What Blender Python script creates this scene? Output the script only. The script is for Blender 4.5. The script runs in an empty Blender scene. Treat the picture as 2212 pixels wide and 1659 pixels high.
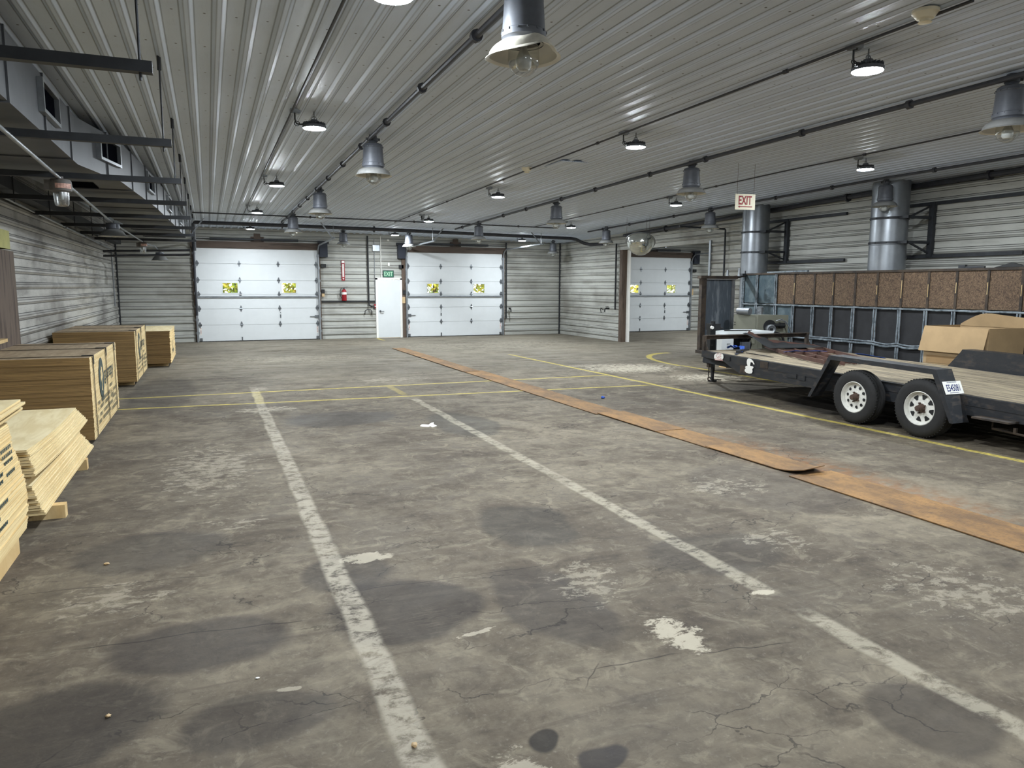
import bpy, bmesh, math, random
from mathutils import Vector, Matrix
random.seed(7)
scene = bpy.context.scene
COL = scene.collection
PI = math.pi

# ---------------------------------------------------------------- camera geometry (measured from the vanishing points)
F = 1580.0
CX, CY = 1106.0, 829.5
H = 1.78
def _cam(p): return Vector(((p[0]-CX)/F, -(p[1]-CY)/F, -1.0))
_dy = _cam((449, 618)).normalized()
_dx = _cam((4966, 632)); _dx = (_dx - _dx.dot(_dy)*_dy).normalized()
_dz = _dx.cross(_dy)
MW = Matrix((_dx, _dy, _dz))          # camera axes -> world axes
EYE = Vector((0, 0, H))
def _ray(px, py): return MW @ _cam((px, py))
def onz(px, py, z=0.0):
    d = _ray(px, py); return EYE + d*((z-H)/d.z)
def ony(px, py, y):
    d = _ray(px, py); return EYE + d*(y/d.y)
def onx(px, py, x):
    d = _ray(px, py); return EYE + d*(x/d.x)

XL, XR, YB, YF = -2.58, 12.5, 25.5, -6.0
def cz(x, y):                          # the ceiling sags a little towards the far right corner
    t = min(max((y-9)/16.5, 0), 1)
    return 3.63 + max(0, x-2)*(0.015 - 0.033*t)
def oncz(px, py):
    z = 3.63
    for _ in range(6):
        p = onz(px, py, z); z = cz(p.x, p.y)
    return p

# ---------------------------------------------------------------- objects, parents, labels
ORG = {}
def tag(o, label=None, cat=None, group=None, kind=None):
    if label: o['label'] = label
    if cat: o['category'] = cat
    if group: o['group'] = group
    if kind: o['kind'] = kind
    return o
def empty(name, loc, label, cat, group=None, kind=None):
    o = bpy.data.objects.new(name, None); COL.objects.link(o)
    o.location = loc; o.empty_display_size = 0.1
    ORG[o.name] = Vector(loc)
    return tag(o, label, cat, group, kind)
def kids(o): return [c for c in bpy.data.objects if c.parent == o]
def dup(root, loc, rotz=0.0, label=None, scale=None, tilt=None):
    def cp(o, par):
        c = o.copy(); COL.objects.link(c)
        if par: c.parent = par
        for k in KIDS.get(o.name, []): 
            cp(k, c)
        return c
    r = cp(root, None)
    r.location = loc; r.rotation_euler = tilt if tilt else (0, 0, rotz)
    if scale: r.scale = (scale,)*3
    if label: r['label'] = label
    return r
KIDS = {}

class MB:
    def __init__(s): s.v = []; s.f = []; s.m = []
    def add(s, vs, fs, mi=0):
        b = len(s.v); s.v += [tuple(p) for p in vs]
        for f in fs: s.f.append([b+i for i in f]); s.m.append(mi)
        return s
    def bx(s, x0, x1, y0, y1, z0, z1, mi=0):
        vs = [(x, y, z) for z in (z0, z1) for y in (y0, y1) for x in (x0, x1)]
        return s.add(vs, [(0,2,3,1),(4,5,7,6),(0,1,5,4),(2,6,7,3),(0,4,6,2),(1,3,7,5)], mi)
    def box(s, c, sz, R=None, mi=0):
        c = Vector(c); h = Vector(sz)*0.5; vs = []
        for z in (-1, 1):
            for y in (-1, 1):
                for x in (-1, 1):
                    p = Vector((x*h.x, y*h.y, z*h.z))
                    if R: p = R @ p
                    vs.append(c+p)
        return s.add(vs, [(0,2,3,1),(4,5,7,6),(0,1,5,4),(2,6,7,3),(0,4,6,2),(1,3,7,5)], mi)
    def beam(s, p0, p1, w, h, up=(0,0,1), mi=0):
        p0 = Vector(p0); p1 = Vector(p1); d = p1-p0; L = d.length; d.normalize()
        u = Vector(up)
        if abs(d.dot(u)) > .98: u = Vector((0,1,0))
        sx = d.cross(u).normalized(); uz = sx.cross(d)
        R = Matrix((sx, d, uz)).transposed()
        return s.box((p0+p1)/2, (w, L, h), R, mi)
    def cyl(s, p0, p1, r0, r1=None, n=16, mi=0, caps=True):
        r1 = r0 if r1 is None else r1
        p0 = Vector(p0); p1 = Vector(p1); d = (p1-p0).normalized()
        u = d.orthogonal().normalized(); w = d.cross(u)
        vs = []
        for p, r in ((p0, r0), (p1, r1)):
            for i in range(n):
                a = 2*PI*i/n; vs.append(p+u*math.cos(a)*r+w*math.sin(a)*r)
        fs = [(i, (i+1) % n, n+(i+1) % n, n+i) for i in range(n)]
        if caps: fs += [tuple(range(n-1, -1, -1)), tuple(range(n, 2*n))]
        return s.add(vs, fs, mi)
    def tube(s, pts, r, n=8, mi=0, closed=False):
        pts = [Vector(p) for p in pts]; k = len(pts); vs = []; u = None
        for i, p in enumerate(pts):
            a = pts[i-1] if (i > 0 or closed) else p
            b = pts[(i+1) % k] if (i < k-1 or closed) else p
            d = (b-a).normalized()
            if u is None: u = d.orthogonal().normalized()
            u = (u-d*u.dot(d)).normalized(); w = d.cross(u)
            for j in range(n):
                t = 2*PI*j/n; vs.append(p+u*math.cos(t)*r+w*math.sin(t)*r)
        fs = []
        for i in range(k if closed else k-1):
            i2 = (i+1) % k
            for j in range(n):
                fs.append((i*n+j, i*n+(j+1) % n, i2*n+(j+1) % n, i2*n+j))
        if not closed: fs += [tuple(range(n-1, -1, -1)), tuple(range((k-1)*n, k*n))]
        return s.add(vs, fs, mi)
    def lathe(s, prof, c=(0,0,0), n=32, R=None, mis=None, fn=None):
        c = Vector(c); vs = []; fs = []; k = len(prof)
        for (r, z) in prof:
            for i in range(n):
                a = 2*PI*i/n; p = Vector((r*math.cos(a), r*math.sin(a), z))
                if fn: p = fn(p)
                if R: p = R @ p
                vs.append(c+p)
        b = len(s.v); s.v += [tuple(p) for p in vs]
        for j in range(k-1):
            for i in range(n):
                s.f.append([b+j*n+i, b+j*n+(i+1) % n, b+(j+1)*n+(i+1) % n, b+(j+1)*n+i]); s.m.append(mis[j] if mis else 0)
        return s
    def prism(s, poly, o, u, v, w, mi=0):
        """poly (a,b) -> o+a*u+b*v, extruded by w"""
        o = Vector(o); u = Vector(u); v = Vector(v); w = Vector(w); n = len(poly)
        A = [o+u*a+v*b for a, b in poly]; B = [p+w for p in A]
        fs = [tuple(range(n)), tuple(range(2*n-1, n-1, -1))]
        fs += [(i, i+n, (i+1) % n+n, (i+1) % n) for i in range(n)]
        return s.add(A+B, fs, mi)
    def face(s, pts, mi=0): return s.add(pts, [tuple(range(len(pts)))], mi)
    def text(s, body, o, u, v, size, mi=0, sx=1.0, center=False, bold=0.0):
        vs, fs = text_geo(body, bold)
        o = Vector(o); u = Vector(u); v = Vector(v)
        if center:
            mx = (min(p[0] for p in vs)+max(p[0] for p in vs))/2; my = (min(p[1] for p in vs)+max(p[1] for p in vs))/2
        else: mx = my = 0
        return s.add([o+u*((a-mx)*size*sx)+v*((b-my)*size) for a, b in vs], fs, mi)
    def build(s, name, mat, parent=None, smooth=True, weld=False, label=None):
        org = ORG[parent.name] if parent is not None else Vector((0,0,0))
        me = bpy.data.meshes.new(name)
        me.from_pydata([tuple(Vector(p)-org) for p in s.v], [], s.f)
        mats = mat if isinstance(mat, (list, tuple)) else [mat]
        for m in mats: me.materials.append(m)
        for p, mi in zip(me.polygons, s.m): p.material_index = mi
        bm = bmesh.new(); bm.from_mesh(me)
        if weld: bmesh.ops.remove_doubles(bm, verts=bm.verts, dist=1e-4)
        bmesh.ops.recalc_face_normals(bm, faces=bm.faces)
        for e in bm.edges:
            e.smooth = not (len(e.link_faces) != 2 or e.calc_face_angle(0) > 0.6)
        for f in bm.faces: f.smooth = smooth
        bm.to_mesh(me); bm.free()
        o = bpy.data.objects.new(name, me); COL.objects.link(o)
        ORG[o.name] = org
        if parent is not None:
            o.parent = parent; KIDS.setdefault(parent.name, []).append(o)
        if label: o['label'] = label
        return o
def single(name, mb, mat, label, cat, group=None, kind=None, base=None, **kw):
    """a thing that is one mesh, its origin at its base"""
    if base is None:
        b = [Vector(p) for p in mb.v]
        base = Vector((sum(p.x for p in b)/len(b), sum(p.y for p in b)/len(b), min(p.z for p in b)))
    if kind == 'structure': base = Vector((0,0,0))
    base = Vector(base)
    mb.v = [tuple(Vector(p)-base) for p in mb.v]
    o = mb.build(name, mat, None, **kw); o.location = base; ORG[o.name] = base
    return tag(o, label, cat, group, kind)

_TX = {}
def text_geo(body, bold=0.0):
    key = (body, bold)
    if key in _TX: return _TX[key]
    cu = bpy.data.curves.new('txt', 'FONT'); cu.body = body; cu.size = 1.0; cu.resolution_u = 3; cu.offset = bold
    ob = bpy.data.objects.new('txt', cu); COL.objects.link(ob)
    dg = bpy.context.evaluated_depsgraph_get(); dg.update()
    me = bpy.data.meshes.new_from_object(ob.evaluated_get(dg))
    r = ([(v.co.x, v.co.y) for v in me.vertices], [tuple(p.vertices) for p in me.polygons])
    bpy.data.objects.remove(ob); bpy.data.curves.remove(cu); bpy.data.meshes.remove(me)
    _TX[key] = r; return r

# ---------------------------------------------------------------- materials: a small node language
def srgb(r, g, b):
    f = lambda c: (c/255/12.92) if c/255 <= .04045 else ((c/255+.055)/1.055)**2.4
    return (f(r), f(g), f(b))
class G:
    def __init__(s, name):
        s.mat = bpy.data.materials.new(name); s.mat.use_nodes = True
        s.t = s.mat.node_tree; s.n = s.t.nodes; s.n.clear()
        s.out = s.n.new('ShaderNodeOutputMaterial')
        s.tc = None
    def L(s, a, b): s.t.links.new(a, b)
    def _in(s, sock, v):
        if v is None: return
        if isinstance(v, bpy.types.NodeSocket): s.L(v, sock)
        elif isinstance(v, (tuple, list)) and len(v) == 3 and sock.type == 'RGBA': sock.default_value = (*v, 1)
        else: sock.default_value = v
    def obj(s):
        if not s.tc: s.tc = s.n.new('ShaderNodeTexCoord')
        return s.tc.outputs['Object']
    def map(s, sc=(1,1,1), loc=(0,0,0), rot=(0,0,0), vec=None):
        m = s.n.new('ShaderNodeMapping'); s.L(vec or s.obj(), m.inputs[0])
        m.inputs['Scale'].default_value = sc; m.inputs['Location'].default_value = loc; m.inputs['Rotation'].default_value = rot
        return m.outputs[0]
    def noise(s, scale, detail=4, rough=.55, vec=None, dist=0.0):
        k = s.n.new('ShaderNodeTexNoise'); s.L(vec or s.obj(), k.inputs['Vector'])
        k.inputs['Scale'].default_value = scale; k.inputs['Detail'].default_value = detail
        k.inputs['Roughness'].default_value = rough; k.inputs['Distortion'].default_value = dist
        return k.outputs['Fac']
    def noisec(s, scale, detail=2, vec=None):
        k = s.n.new('ShaderNodeTexNoise'); s.L(vec or s.obj(), k.inputs['Vector'])
        k.inputs['Scale'].default_value = scale; k.inputs['Detail'].default_value = detail
        return k.outputs['Color']
    def vor(s, scale, vec=None, feat='DISTANCE_TO_EDGE'):
        k = s.n.new('ShaderNodeTexVoronoi'); k.feature = feat; s.L(vec or s.obj(), k.inputs['Vector'])
        k.inputs['Scale'].default_value = scale
        return k.outputs['Distance']
    def m(s, op, a, b=None, c=None, clamp=False):
        k = s.n.new('ShaderNodeMath'); k.operation = op; k.use_clamp = clamp
        s._in(k.inputs[0], a); s._in(k.inputs[1], b)
        if c is not None: s._in(k.inputs[2], c)
        return k.outputs[0]
    def step(s, v, a, b, lo=0.0, hi=1.0):
        k = s.n.new('ShaderNodeMapRange'); k.interpolation_type = 'SMOOTHSTEP'
        s._in(k.inputs[0], v); k.inputs[1].default_value = a; k.inputs[2].default_value = b
        k.inputs[3].default_value = lo; k.inputs[4].default_value = hi
        return k.outputs[0]
    def mix(s, f, a, b):
        k = s.n.new('ShaderNodeMix'); k.data_type = 'RGBA'
        s._in(k.inputs[0], f); s._in(k.inputs[6], a); s._in(k.inputs[7], b)
        return k.outputs[2]
    def xyz(s, vec=None):
        k = s.n.new('ShaderNodeSeparateXYZ'); s.L(vec or s.obj(), k.inputs[0]); return k.outputs
    def addv(s, a, b, sc=1.0):
        k = s.n.new('ShaderNodeVectorMath'); k.operation = 'MULTIPLY_ADD'
        s._in(k.inputs[0], b); k.inputs[1].default_value = (sc,)*3; s._in(k.inputs[2], a); return k.outputs[0]
    def bump(s, h, st=.3, d=.01):
        k = s.n.new('ShaderNodeBump'); k.inputs['Strength'].default_value = st; k.inputs['Distance'].default_value = d
        s._in(k.inputs['Height'], h); return k.outputs[0]
    def bsdf(s, col, rough=.6, metal=0.0, nrm=None, spec=.5):
        k = s.n.new('ShaderNodeBsdfPrincipled')
        s._in(k.inputs['Base Color'], col); s._in(k.inputs['Roughness'], rough); s._in(k.inputs['Metallic'], metal)
        k.inputs['Specular IOR Level'].default_value = spec
        if nrm is not None: s.L(nrm, k.inputs['Normal'])
        s.L(k.outputs[0], s.out.inputs[0]); s.mat['b'] = 1
        return s.mat
_MC = {}
def plain(name, col, rough=.55, metal=0.0, var=.12, scale=6.0, bump=0.0, spec=.5):
    if name in _MC: return _MC[name]
    g = G(name); n = g.noise(scale, 5, .6)
    a = tuple(max(0, c*(1-var)) for c in col); b = tuple(min(1, c*(1+var)) for c in col)
    c = g.mix(g.step(n, .3, .7), a, b)
    _MC[name] = g.bsdf(c, rough, metal, g.bump(n, bump, .01) if bump else None, spec)
    return _MC[name]
def worn(name, col, col2, lo=.52, hi=.62, scale=4.0, rough=.55, metal=0.0, stretch=(1,1,1), rough2=.85, bump=.1):
    """a paint or metal with patches of a second colour (rust, dirt) showing"""
    g = G(name); v = g.map(stretch)
    n = g.noise(scale, 8, .65, v); f = g.step(n, lo, hi)
    n2 = g.noise(scale*5, 4, .6, v)
    c = g.mix(g.step(n2, .3, .7, 0, .35), col, tuple(x*.6 for x in col))
    c = g.mix(f, c, col2)
    r = g.m('ADD', g.m('MULTIPLY', f, rough2-rough), rough)
    return g.bsdf(c, r, metal, g.bump(n2, bump, .01))
def emis(name, col, st):
    g = G(name); k = g.n.new('ShaderNodeEmission'); k.inputs[0].default_value = (*col, 1); k.inputs[1].default_value = st
    g.L(k.outputs[0], g.out.inputs[0]); return g.mat
def glass(name, tint=(.95,.97,.97), gl=.12, rough=.03):
    g = G(name); t = g.n.new('ShaderNodeBsdfTransparent'); t.inputs[0].default_value = (*tint, 1)
    q = g.n.new('ShaderNodeBsdfGlossy'); q.inputs['Roughness'].default_value = rough
    fr = g.n.new('ShaderNodeLayerWeight'); fr.inputs[0].default_value = .35
    mx = g.n.new('ShaderNodeMixShader')
    g.L(g.m('ADD', g.m('MULTIPLY', fr.outputs['Facing'], .55), gl, clamp=True), mx.inputs[0])
    g.L(t.outputs[0], mx.inputs[1]); g.L(q.outputs[0], mx.inputs[2]); g.L(mx.outputs[0], g.out.inputs[0])
    return g.mat

def floor_material():
    g = G('worn_concrete'); X, Y, Z = g.xyz()
    warp = g.addv(g.obj(), g.noisec(1.3, 3), .35)
    big = g.noise(.38, 5, .6); mid = g.noise(1.5, 7, .65, dist=.4); fine = g.noise(9, 6, .7)
    vstk = g.map((.55, 5.5, 1), rot=(0, 0, .10)); stk = g.noise(1.4, 7, .62, vstk, .5)
    spn = g.noise(11, 7, .75, vstk); wx, wy, _w = g.xyz(warp)
    c = g.mix(g.step(big, .34, .66), srgb(90, 81, 69), srgb(120, 110, 94))
    c = g.mix(g.step(mid, .42, .66, 0, .7), c, srgb(72, 64, 56))
    c = g.mix(g.step(stk, .52, .78, 0, .5), c, srgb(136, 127, 109))
    c = g.mix(g.step(stk, .28, .44, .4, 0), c, srgb(62, 55, 50))
    c = g.mix(g.step(fine, .35, .75, 0, .42), c, srgb(46, 42, 39))
    iso = g.noise(4.5, 6, .72, dist=.8)
    c = g.mix(g.step(iso, .52, .66, 0, .38), c, srgb(142, 132, 114)); c = g.mix(g.step(iso, .46, .34, 0, .35), c, srgb(60, 53, 48))
    c = g.mix(g.step(g.noise(30, 4, .7), .55, .8, 0, .4), c, srgb(150, 141, 128))
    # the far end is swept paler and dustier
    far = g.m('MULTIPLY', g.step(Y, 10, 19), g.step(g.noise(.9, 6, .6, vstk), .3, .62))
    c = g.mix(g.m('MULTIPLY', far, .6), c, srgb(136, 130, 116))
    # large round damp / oil stains, and painted shade under the trailer
    def dist2(x, y, rx, ry):
        a = g.m('DIVIDE', g.m('SUBTRACT', wx, x+.17), rx); b = g.m('DIVIDE', g.m('SUBTRACT', wy, y+.17), ry)
        return g.m('ADD', g.m('MULTIPLY', a, a), g.m('MULTIPLY', b, b))
    def ell(x, y, rx, ry, soft=.25, wob=.3):
        a = g.m('DIVIDE', g.m('SUBTRACT', wx, x+.17), rx); b = g.m('DIVIDE', g.m('SUBTRACT', wy, y+.17), ry)
        d = g.m('ADD', g.m('MULTIPLY', a, a), g.m('MULTIPLY', b, b))
        return g.step(d, 1-soft, 1+soft, 1, 0)
    for (px, py, rx, ry, st, colr) in STAINS_AND_SHADE:
        p = onz(px, py)
        c = g.mix(g.m('MULTIPLY', ell(p.x, p.y, rx, ry), min(.85, st*1.3)), c, colr)
    # pale scraped patches
    sp = g.m('MULTIPLY', g.step(g.noise(.75, 4, .6, g.map(loc=(3.1, 8.7, 0))), .54, .70), g.step(spn, .5, .64))
    c = g.mix(g.m('MULTIPLY', sp, .34), c, srgb(146, 136, 120))
    spi = g.noise(8, 7, .75, g.map((1, 1.5, 1)), .4); spm = g.m('ADD', g.m('MULTIPLY', spn, .1), g.m('MULTIPLY', spi, .9))
    for (px, py, rx, ry, thr, *am) in SPALLS:
        amt = am[0] if am else .32
        p = onz(px, py)
        q_ = g.m('SUBTRACT', spm, g.m('MULTIPLY', dist2(p.x, p.y, rx, ry), .11))
        k = g.step(q_, thr-.05, thr+.02)
        c = g.mix(g.m('MULTIPLY', k, amt), c, srgb(178, 169, 151))
    # cracks
    cr = g.vor(.9, g.addv(g.map((.8, 1.4, 1)), g.noisec(4.0, 5), .42)); cr2 = g.vor(2.6, g.addv(g.map((.7, 1.5, 1)), g.noisec(6.0, 4), .25))
    k = g.m('MULTIPLY', g.step(cr, .002, .008, 1, 0), g.step(g.noise(.9, 4), .50, .60))
    k2 = g.m('MULTIPLY', g.step(cr2, .004, .014, 1, 0), g.step(g.noise(1.5, 4, vec=g.map(loc=(9, 2, 0))), .53, .62))
    crk = g.m('MAXIMUM', k, k2)
    # saw-cut joints and long scrapes
    wv = g.m('MULTIPLY', g.m('SUBTRACT', g.noise(2.2, 3), .5), .12)
    for (x0, y0, x1, y1, w) in SCRAPES:
        dx, dy = x1-x0, y1-y0; Ln = math.hypot(dx, dy)
        al = g.m('ADD', g.m('MULTIPLY', g.m('SUBTRACT', X, x0), dx/Ln), g.m('MULTIPLY', g.m('SUBTRACT', Y, y0), dy/Ln))
        pe = g.m('ABSOLUTE', g.m('ADD', g.m('ADD', g.m('MULTIPLY', g.m('SUBTRACT', X, x0), -dy/Ln), g.m('MULTIPLY', g.m('SUBTRACT', Y, y0), dx/Ln)), wv))
        q = g.m('MULTIPLY', g.step(pe, w*.5, w, 1, 0), g.m('MULTIPLY', g.step(al, 0, .15), g.step(al, Ln-.15, Ln, 1, 0)))
        crk = g.m('MAXIMUM', crk, q)
    c = g.mix(g.m('MULTIPLY', crk, .62), c, srgb(34, 31, 29))
    # painted lines, worn through
    wear = g.m('MULTIPLY', g.step(g.m('ADD', g.m('MULTIPLY', spm, .7), g.m('MULTIPLY', iso, .3)), .40, .54), g.step(g.noise(.8, 4, .6, g.map(loc=(5, 1, 0))), .25, .5, .55, 1)); wear2 = g.step(g.noise(14, 6, .75, vstk), .34, .62)
    wob = g.m('MULTIPLY', g.m('SUBTRACT', g.noise(2.0, 4), .5), .07)
    def band(v, c0, w): return g.step(g.m('ABSOLUTE', g.m('ADD', g.m('SUBTRACT', v, c0), wob)), w-.018, w+.018, 1, 0)
    def rng(v, a, b, s_=.12): return g.m('MULTIPLY', g.step(v, a-s_, a+s_), g.step(v, b-s_, b+s_, 1, 0))
    mul = lambda *a: a[0] if len(a) == 1 else g.m('MULTIPLY', a[0], mul(*a[1:]))
    white = mul(band(X, .66, .066), rng(Y, -6, 13.6, .5), wear)
    w2 = mul(band(X, 2.97, .062), g.m('MAXIMUM', rng(Y, -6, 2.93), rng(Y, 3.22, 11.3)), wear)
    c = g.mix(g.m('MULTIPLY', white, .68), c, srgb(168, 160, 144))
    c = g.mix(g.m('MULTIPLY', w2, .62), c, srgb(166, 158, 140))
    yl = g.m('ADD', X, g.m('MULTIPLY', Y, .031))
    y1 = mul(band(yl, 7.90, .05), rng(Y, -6, 18.0), wear2)
    y2 = mul(band(Y, 12.98, .042), rng(X, -1.6, 7.46), wear2)
    y3 = mul(band(g.m('ADD', Y, g.m('MULTIPLY', X, .055)), 11.78, .042), rng(X, -1.4, 7.42), wear2)
    y4 = mul(band(X, 10.0, .05), rng(Y, 4, 14.0), wear2)
    ea = g.m('DIVIDE', g.m('SUBTRACT', X, 11.65), 1.7); eb = g.m('DIVIDE', g.m('SUBTRACT', Y, 14.0), 2.9)
    el = g.m('ABSOLUTE', g.m('SUBTRACT', g.m('SQRT', g.m('ADD', g.m('MULTIPLY', ea, ea), g.m('MULTIPLY', eb, eb))), 1))
    y5 = mul(g.step(el, .025, .045, 1, 0), g.step(Y, 13.95, 14.05), g.step(X, 11.6, 11.7, 1, 0), wear2)
    y6 = mul(g.m('MAXIMUM', band(X, .66, .066), band(X, 2.94, .06)), rng(Y, 11.8, 12.95), wear2)
    y6 = g.m('MULTIPLY', y6, .36)
    y7 = mul(band(X, 5.35, .05), rng(Y, 24.2, 25.3), wear2)
    yel = y1
    for q in (y2, y3, y4, y5, y6, y7): yel = g.m('MAXIMUM', yel, q)
    c = g.mix(g.m('MULTIPLY', yel, .9), c, srgb(206, 186, 84))
    # rust washed out around the steel plates
    rx = g.m('MULTIPLY', g.step(g.m('ABSOLUTE', g.m('SUBTRACT', X, 5.5)), .05, .6, 1, 0), g.m('MULTIPLY', g.step(Y, 3.0, 4.2), g.step(Y, 4.6, 9, 1, 0)))
    c = g.mix(mul(rx, g.step(fine, .35, .65), .55), c, srgb(140, 92, 48))
    rough = g.step(mid, .3, .7, .68, .9)
    h = g.noise(9, 4, .7)
    return g.bsdf(c, rough, 0, g.bump(h, .3, .010), .22)
STAINS_AND_SHADE = [  # px, py in the photo, radii in metres, strength, colour
    (880, 1315, .42, .38, .55, srgb(52, 47, 44)), (760, 1240, .25, .35, .45, srgb(50, 46, 44)),
    (1185, 1292, .3, .55, .45, srgb(58, 53, 50)), (440, 1390, .42, .3, .5, srgb(50, 45, 43)),
    (1198, 1582, .07, .07, .75, srgb(40, 37, 35)), (1310, 1630, .1, .06, .6, srgb(48, 45, 46)),
    (2010, 1550, .22, .3, .5, srgb(58, 52, 47)), (740, 904, .75, .55, .5, srgb(66, 62, 58)),
    (1000, 915, .4, .9, .45, srgb(62, 60, 56)), (560, 1560, .3, .2, .4, srgb(50, 46, 44)),
    (1140, 1130, .35, .5, .45, srgb(58, 55, 51)), (330, 1190, .5, .4, .4, srgb(54, 50, 47)),
    (1650, 1050, .6, .8, .3, srgb(66, 60, 56)), (1900, 890, .9, 1.6, .6, srgb(34, 32, 31)),  # darkest patch paints the shade under the trailer onto the floor
    (1640, 838, .9, .7, .35, srgb(52, 50, 48)), (90, 1580, .45, .35, .5, srgb(44, 40, 38)),
    (350, 850, .5, 2.2, .35, srgb(52, 47, 44)), (1540, 1190, .5, .35, .35, srgb(62, 58, 54))]
SPALLS = [  # pale, flaking places
    (450, 1010, .5, 1.3, .50), (240, 1290, .38, .3, .52), (520, 1130, .35, .25, .53), (1440, 1362, .13, .17, .44, .78),
    (790, 1205, .13, .09, .40, .6), (1360, 795, 1.1, .8, .45, .8), (1540, 815, .9, .6, .45, .8), (570, 885, .45, .22, .47, .5),
    (1150, 1650, .1, .14, .42, .6), (1560, 1050, .5, .4, .52), (1060, 745, 3.5, 2.0, .50), (640, 775, 2.4, 1.2, .52),
    (1265, 1250, .25, .35, .5), (2080, 1280, .5, .6, .52), (1670, 1165, .3, .3, .52), (560, 840, .15, .3, .46), (1270, 790, .8, .3, .45),
    (1660, 1277, .06, .025, .36, .9), (1040, 1365, .12, .015, .42, .6), (620, 1495, .04, .018, .36, .5), (840, 820, .8, .5, .5)]
def _sc(a, b, w):
    p, q = onz(*a), onz(*b); return (p.x, p.y, q.x, q.y, w)
SCRAPES = [_sc((130, 1408), (690, 1335), .007), (_sc((740, 1280), (1220, 1215), .005)), _sc((0, 1290), (480, 1240), .006),
           _sc((1480, 1415), (1735, 1383), .005), _sc((1250, 1450), (1490, 1410), .006), _sc((1300, 1420), (1262, 1500), .004)]

def panel_material(name, axis, base, dirt, amt=.5, edge=True, screws=False, P=.2286, ed=.72, rough=.5):
    """painted ribbed steel: axis is the coordinate across the ribs; dirt blotches, plus rib shade and grime painted as dark edge lines"""
    g = G(name); X, Y, Z = g.xyz(); A = {'x': X, 'z': Z}[axis]
    st = {'x': (3, .35, 1), 'z': (.5, .5, 4.5)}[axis]
    n = g.noise(1.3, 5, .6, g.map(st)); n2 = g.noise(.45, 4, .6); n3 = g.noise(16, 5, .7, g.map(st))
    c = g.mix(g.step(n, .42, .76, 0, amt*.7), base, dirt)
    c = g.mix(g.step(n2, .48, .72, 0, amt*.8), c, dirt)
    c = g.mix(g.step(n3, .5, .8, 0, amt*.5), c, tuple(x*.6 for x in dirt))
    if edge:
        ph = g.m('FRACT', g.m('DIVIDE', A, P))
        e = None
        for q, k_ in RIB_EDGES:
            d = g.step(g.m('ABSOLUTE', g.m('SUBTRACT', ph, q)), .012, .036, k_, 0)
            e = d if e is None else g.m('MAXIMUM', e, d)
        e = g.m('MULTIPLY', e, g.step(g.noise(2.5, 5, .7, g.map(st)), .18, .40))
        c = g.mix(g.m('MULTIPLY', e, ed), c, srgb(36, 33, 31))  # near-black lines paint the ribs' shade together with grime
    if screws:
        px = g.m('ABSOLUTE', g.m('SUBTRACT', g.m('FRACT', g.m('DIVIDE', X, P)), .32))
        py = g.m('ABSOLUTE', g.m('SUBTRACT', g.m('FRACT', g.m('DIVIDE', Y, .76)), .5))
        d = g.m('ADD', g.m('POWER', g.m('MULTIPLY', px, P), 2), g.m('POWER', g.m('MULTIPLY', py, .76), 2))
        c = g.mix(g.step(d, .00006, .00011, .85, 0), c, srgb(40, 40, 44))
    return g.bsdf(c, rough, 0, None, .3)
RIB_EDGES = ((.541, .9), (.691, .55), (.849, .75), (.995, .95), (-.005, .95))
RIB = ((0, 0), (.1236, 0), (.1580, .027), (.1940, .027), (.2275, 0))
RIB_FINE = RIB
def rib_breaks(a, b, P=.2286):
    s_ = P/.2286; RIB = [(t*s_, h) for t, h in (RIB_FINE if P < .22 else globals()['RIB'])]; out = []
    k = math.floor(a/P)
    while k*P < b:
        for t, h in RIB:
            z = k*P+t
            if a < z < b: out.append((z, h))
        k += 1
    def hh(z):
        t = z-math.floor(z/P)*P; pr = list(RIB)+[(P, 0)]
        for (t0, h0), (t1, h1) in zip(pr, pr[1:]):
            if t0 <= t <= t1: return h0+(h1-h0)*(t-t0)/max(1e-9, t1-t0)
        return 0
    return [(a, hh(a))]+out+[(b, hh(b))]
def rib_wall(mb, o, u, n, a0, a1, z0, z1f):
    """sheet from a0..a1 along u, horizontal ribs pushed out along n; z1f(a) is the height at a"""
    o = Vector(o); u = Vector(u); n = Vector(n)
    N = max(1, int(abs(a1-a0)/3)); top = max(z1f(a0), z1f(a1))
    br = rib_breaks(z0, top)
    for i in range(N):
        b0 = a0+(a1-a0)*i/N; b1 = a0+(a1-a0)*(i+1)/N
        t0, t1 = z1f(b0), z1f(b1)
        vs = []; fs = []
        for (z, h) in br:
            vs.append(o+u*b0+n*h+Vector((0, 0, min(z, t0)))); vs.append(o+u*b1+n*h+Vector((0, 0, min(z, t1))))
        for k in range(len(br)-1): fs.append((2*k, 2*k+1, 2*k+3, 2*k+2))
        mb.add(vs, fs)
# ---------------------------------------------------------------- material set
M = {}
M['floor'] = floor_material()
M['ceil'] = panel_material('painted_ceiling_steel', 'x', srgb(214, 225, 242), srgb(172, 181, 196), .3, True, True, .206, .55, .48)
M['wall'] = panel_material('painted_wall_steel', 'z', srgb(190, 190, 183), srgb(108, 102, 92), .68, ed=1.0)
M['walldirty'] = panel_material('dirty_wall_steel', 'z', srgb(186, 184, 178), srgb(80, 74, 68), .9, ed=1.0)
M['white'] = plain('white_door_enamel', srgb(218, 221, 222), .4, 0, .02, 3)
M['galv'] = plain('galvanised_steel', srgb(150, 154, 158), .38, .7, .14, 7)
M['zinc'] = plain('zinc_plated', srgb(120, 124, 128), .35, .8, .1, 20)
M['ductm'] = plain('dull_duct_steel', srgb(84, 86, 90), .5, .3, .12, 3)
M['shiny'] = plain('bright_duct_steel', srgb(142, 146, 151), .36, .65, .14, 2.5)
M['grayp'] = plain('gray_lamp_paint', srgb(92, 95, 102), .5, .15, .14, 9)
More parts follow.
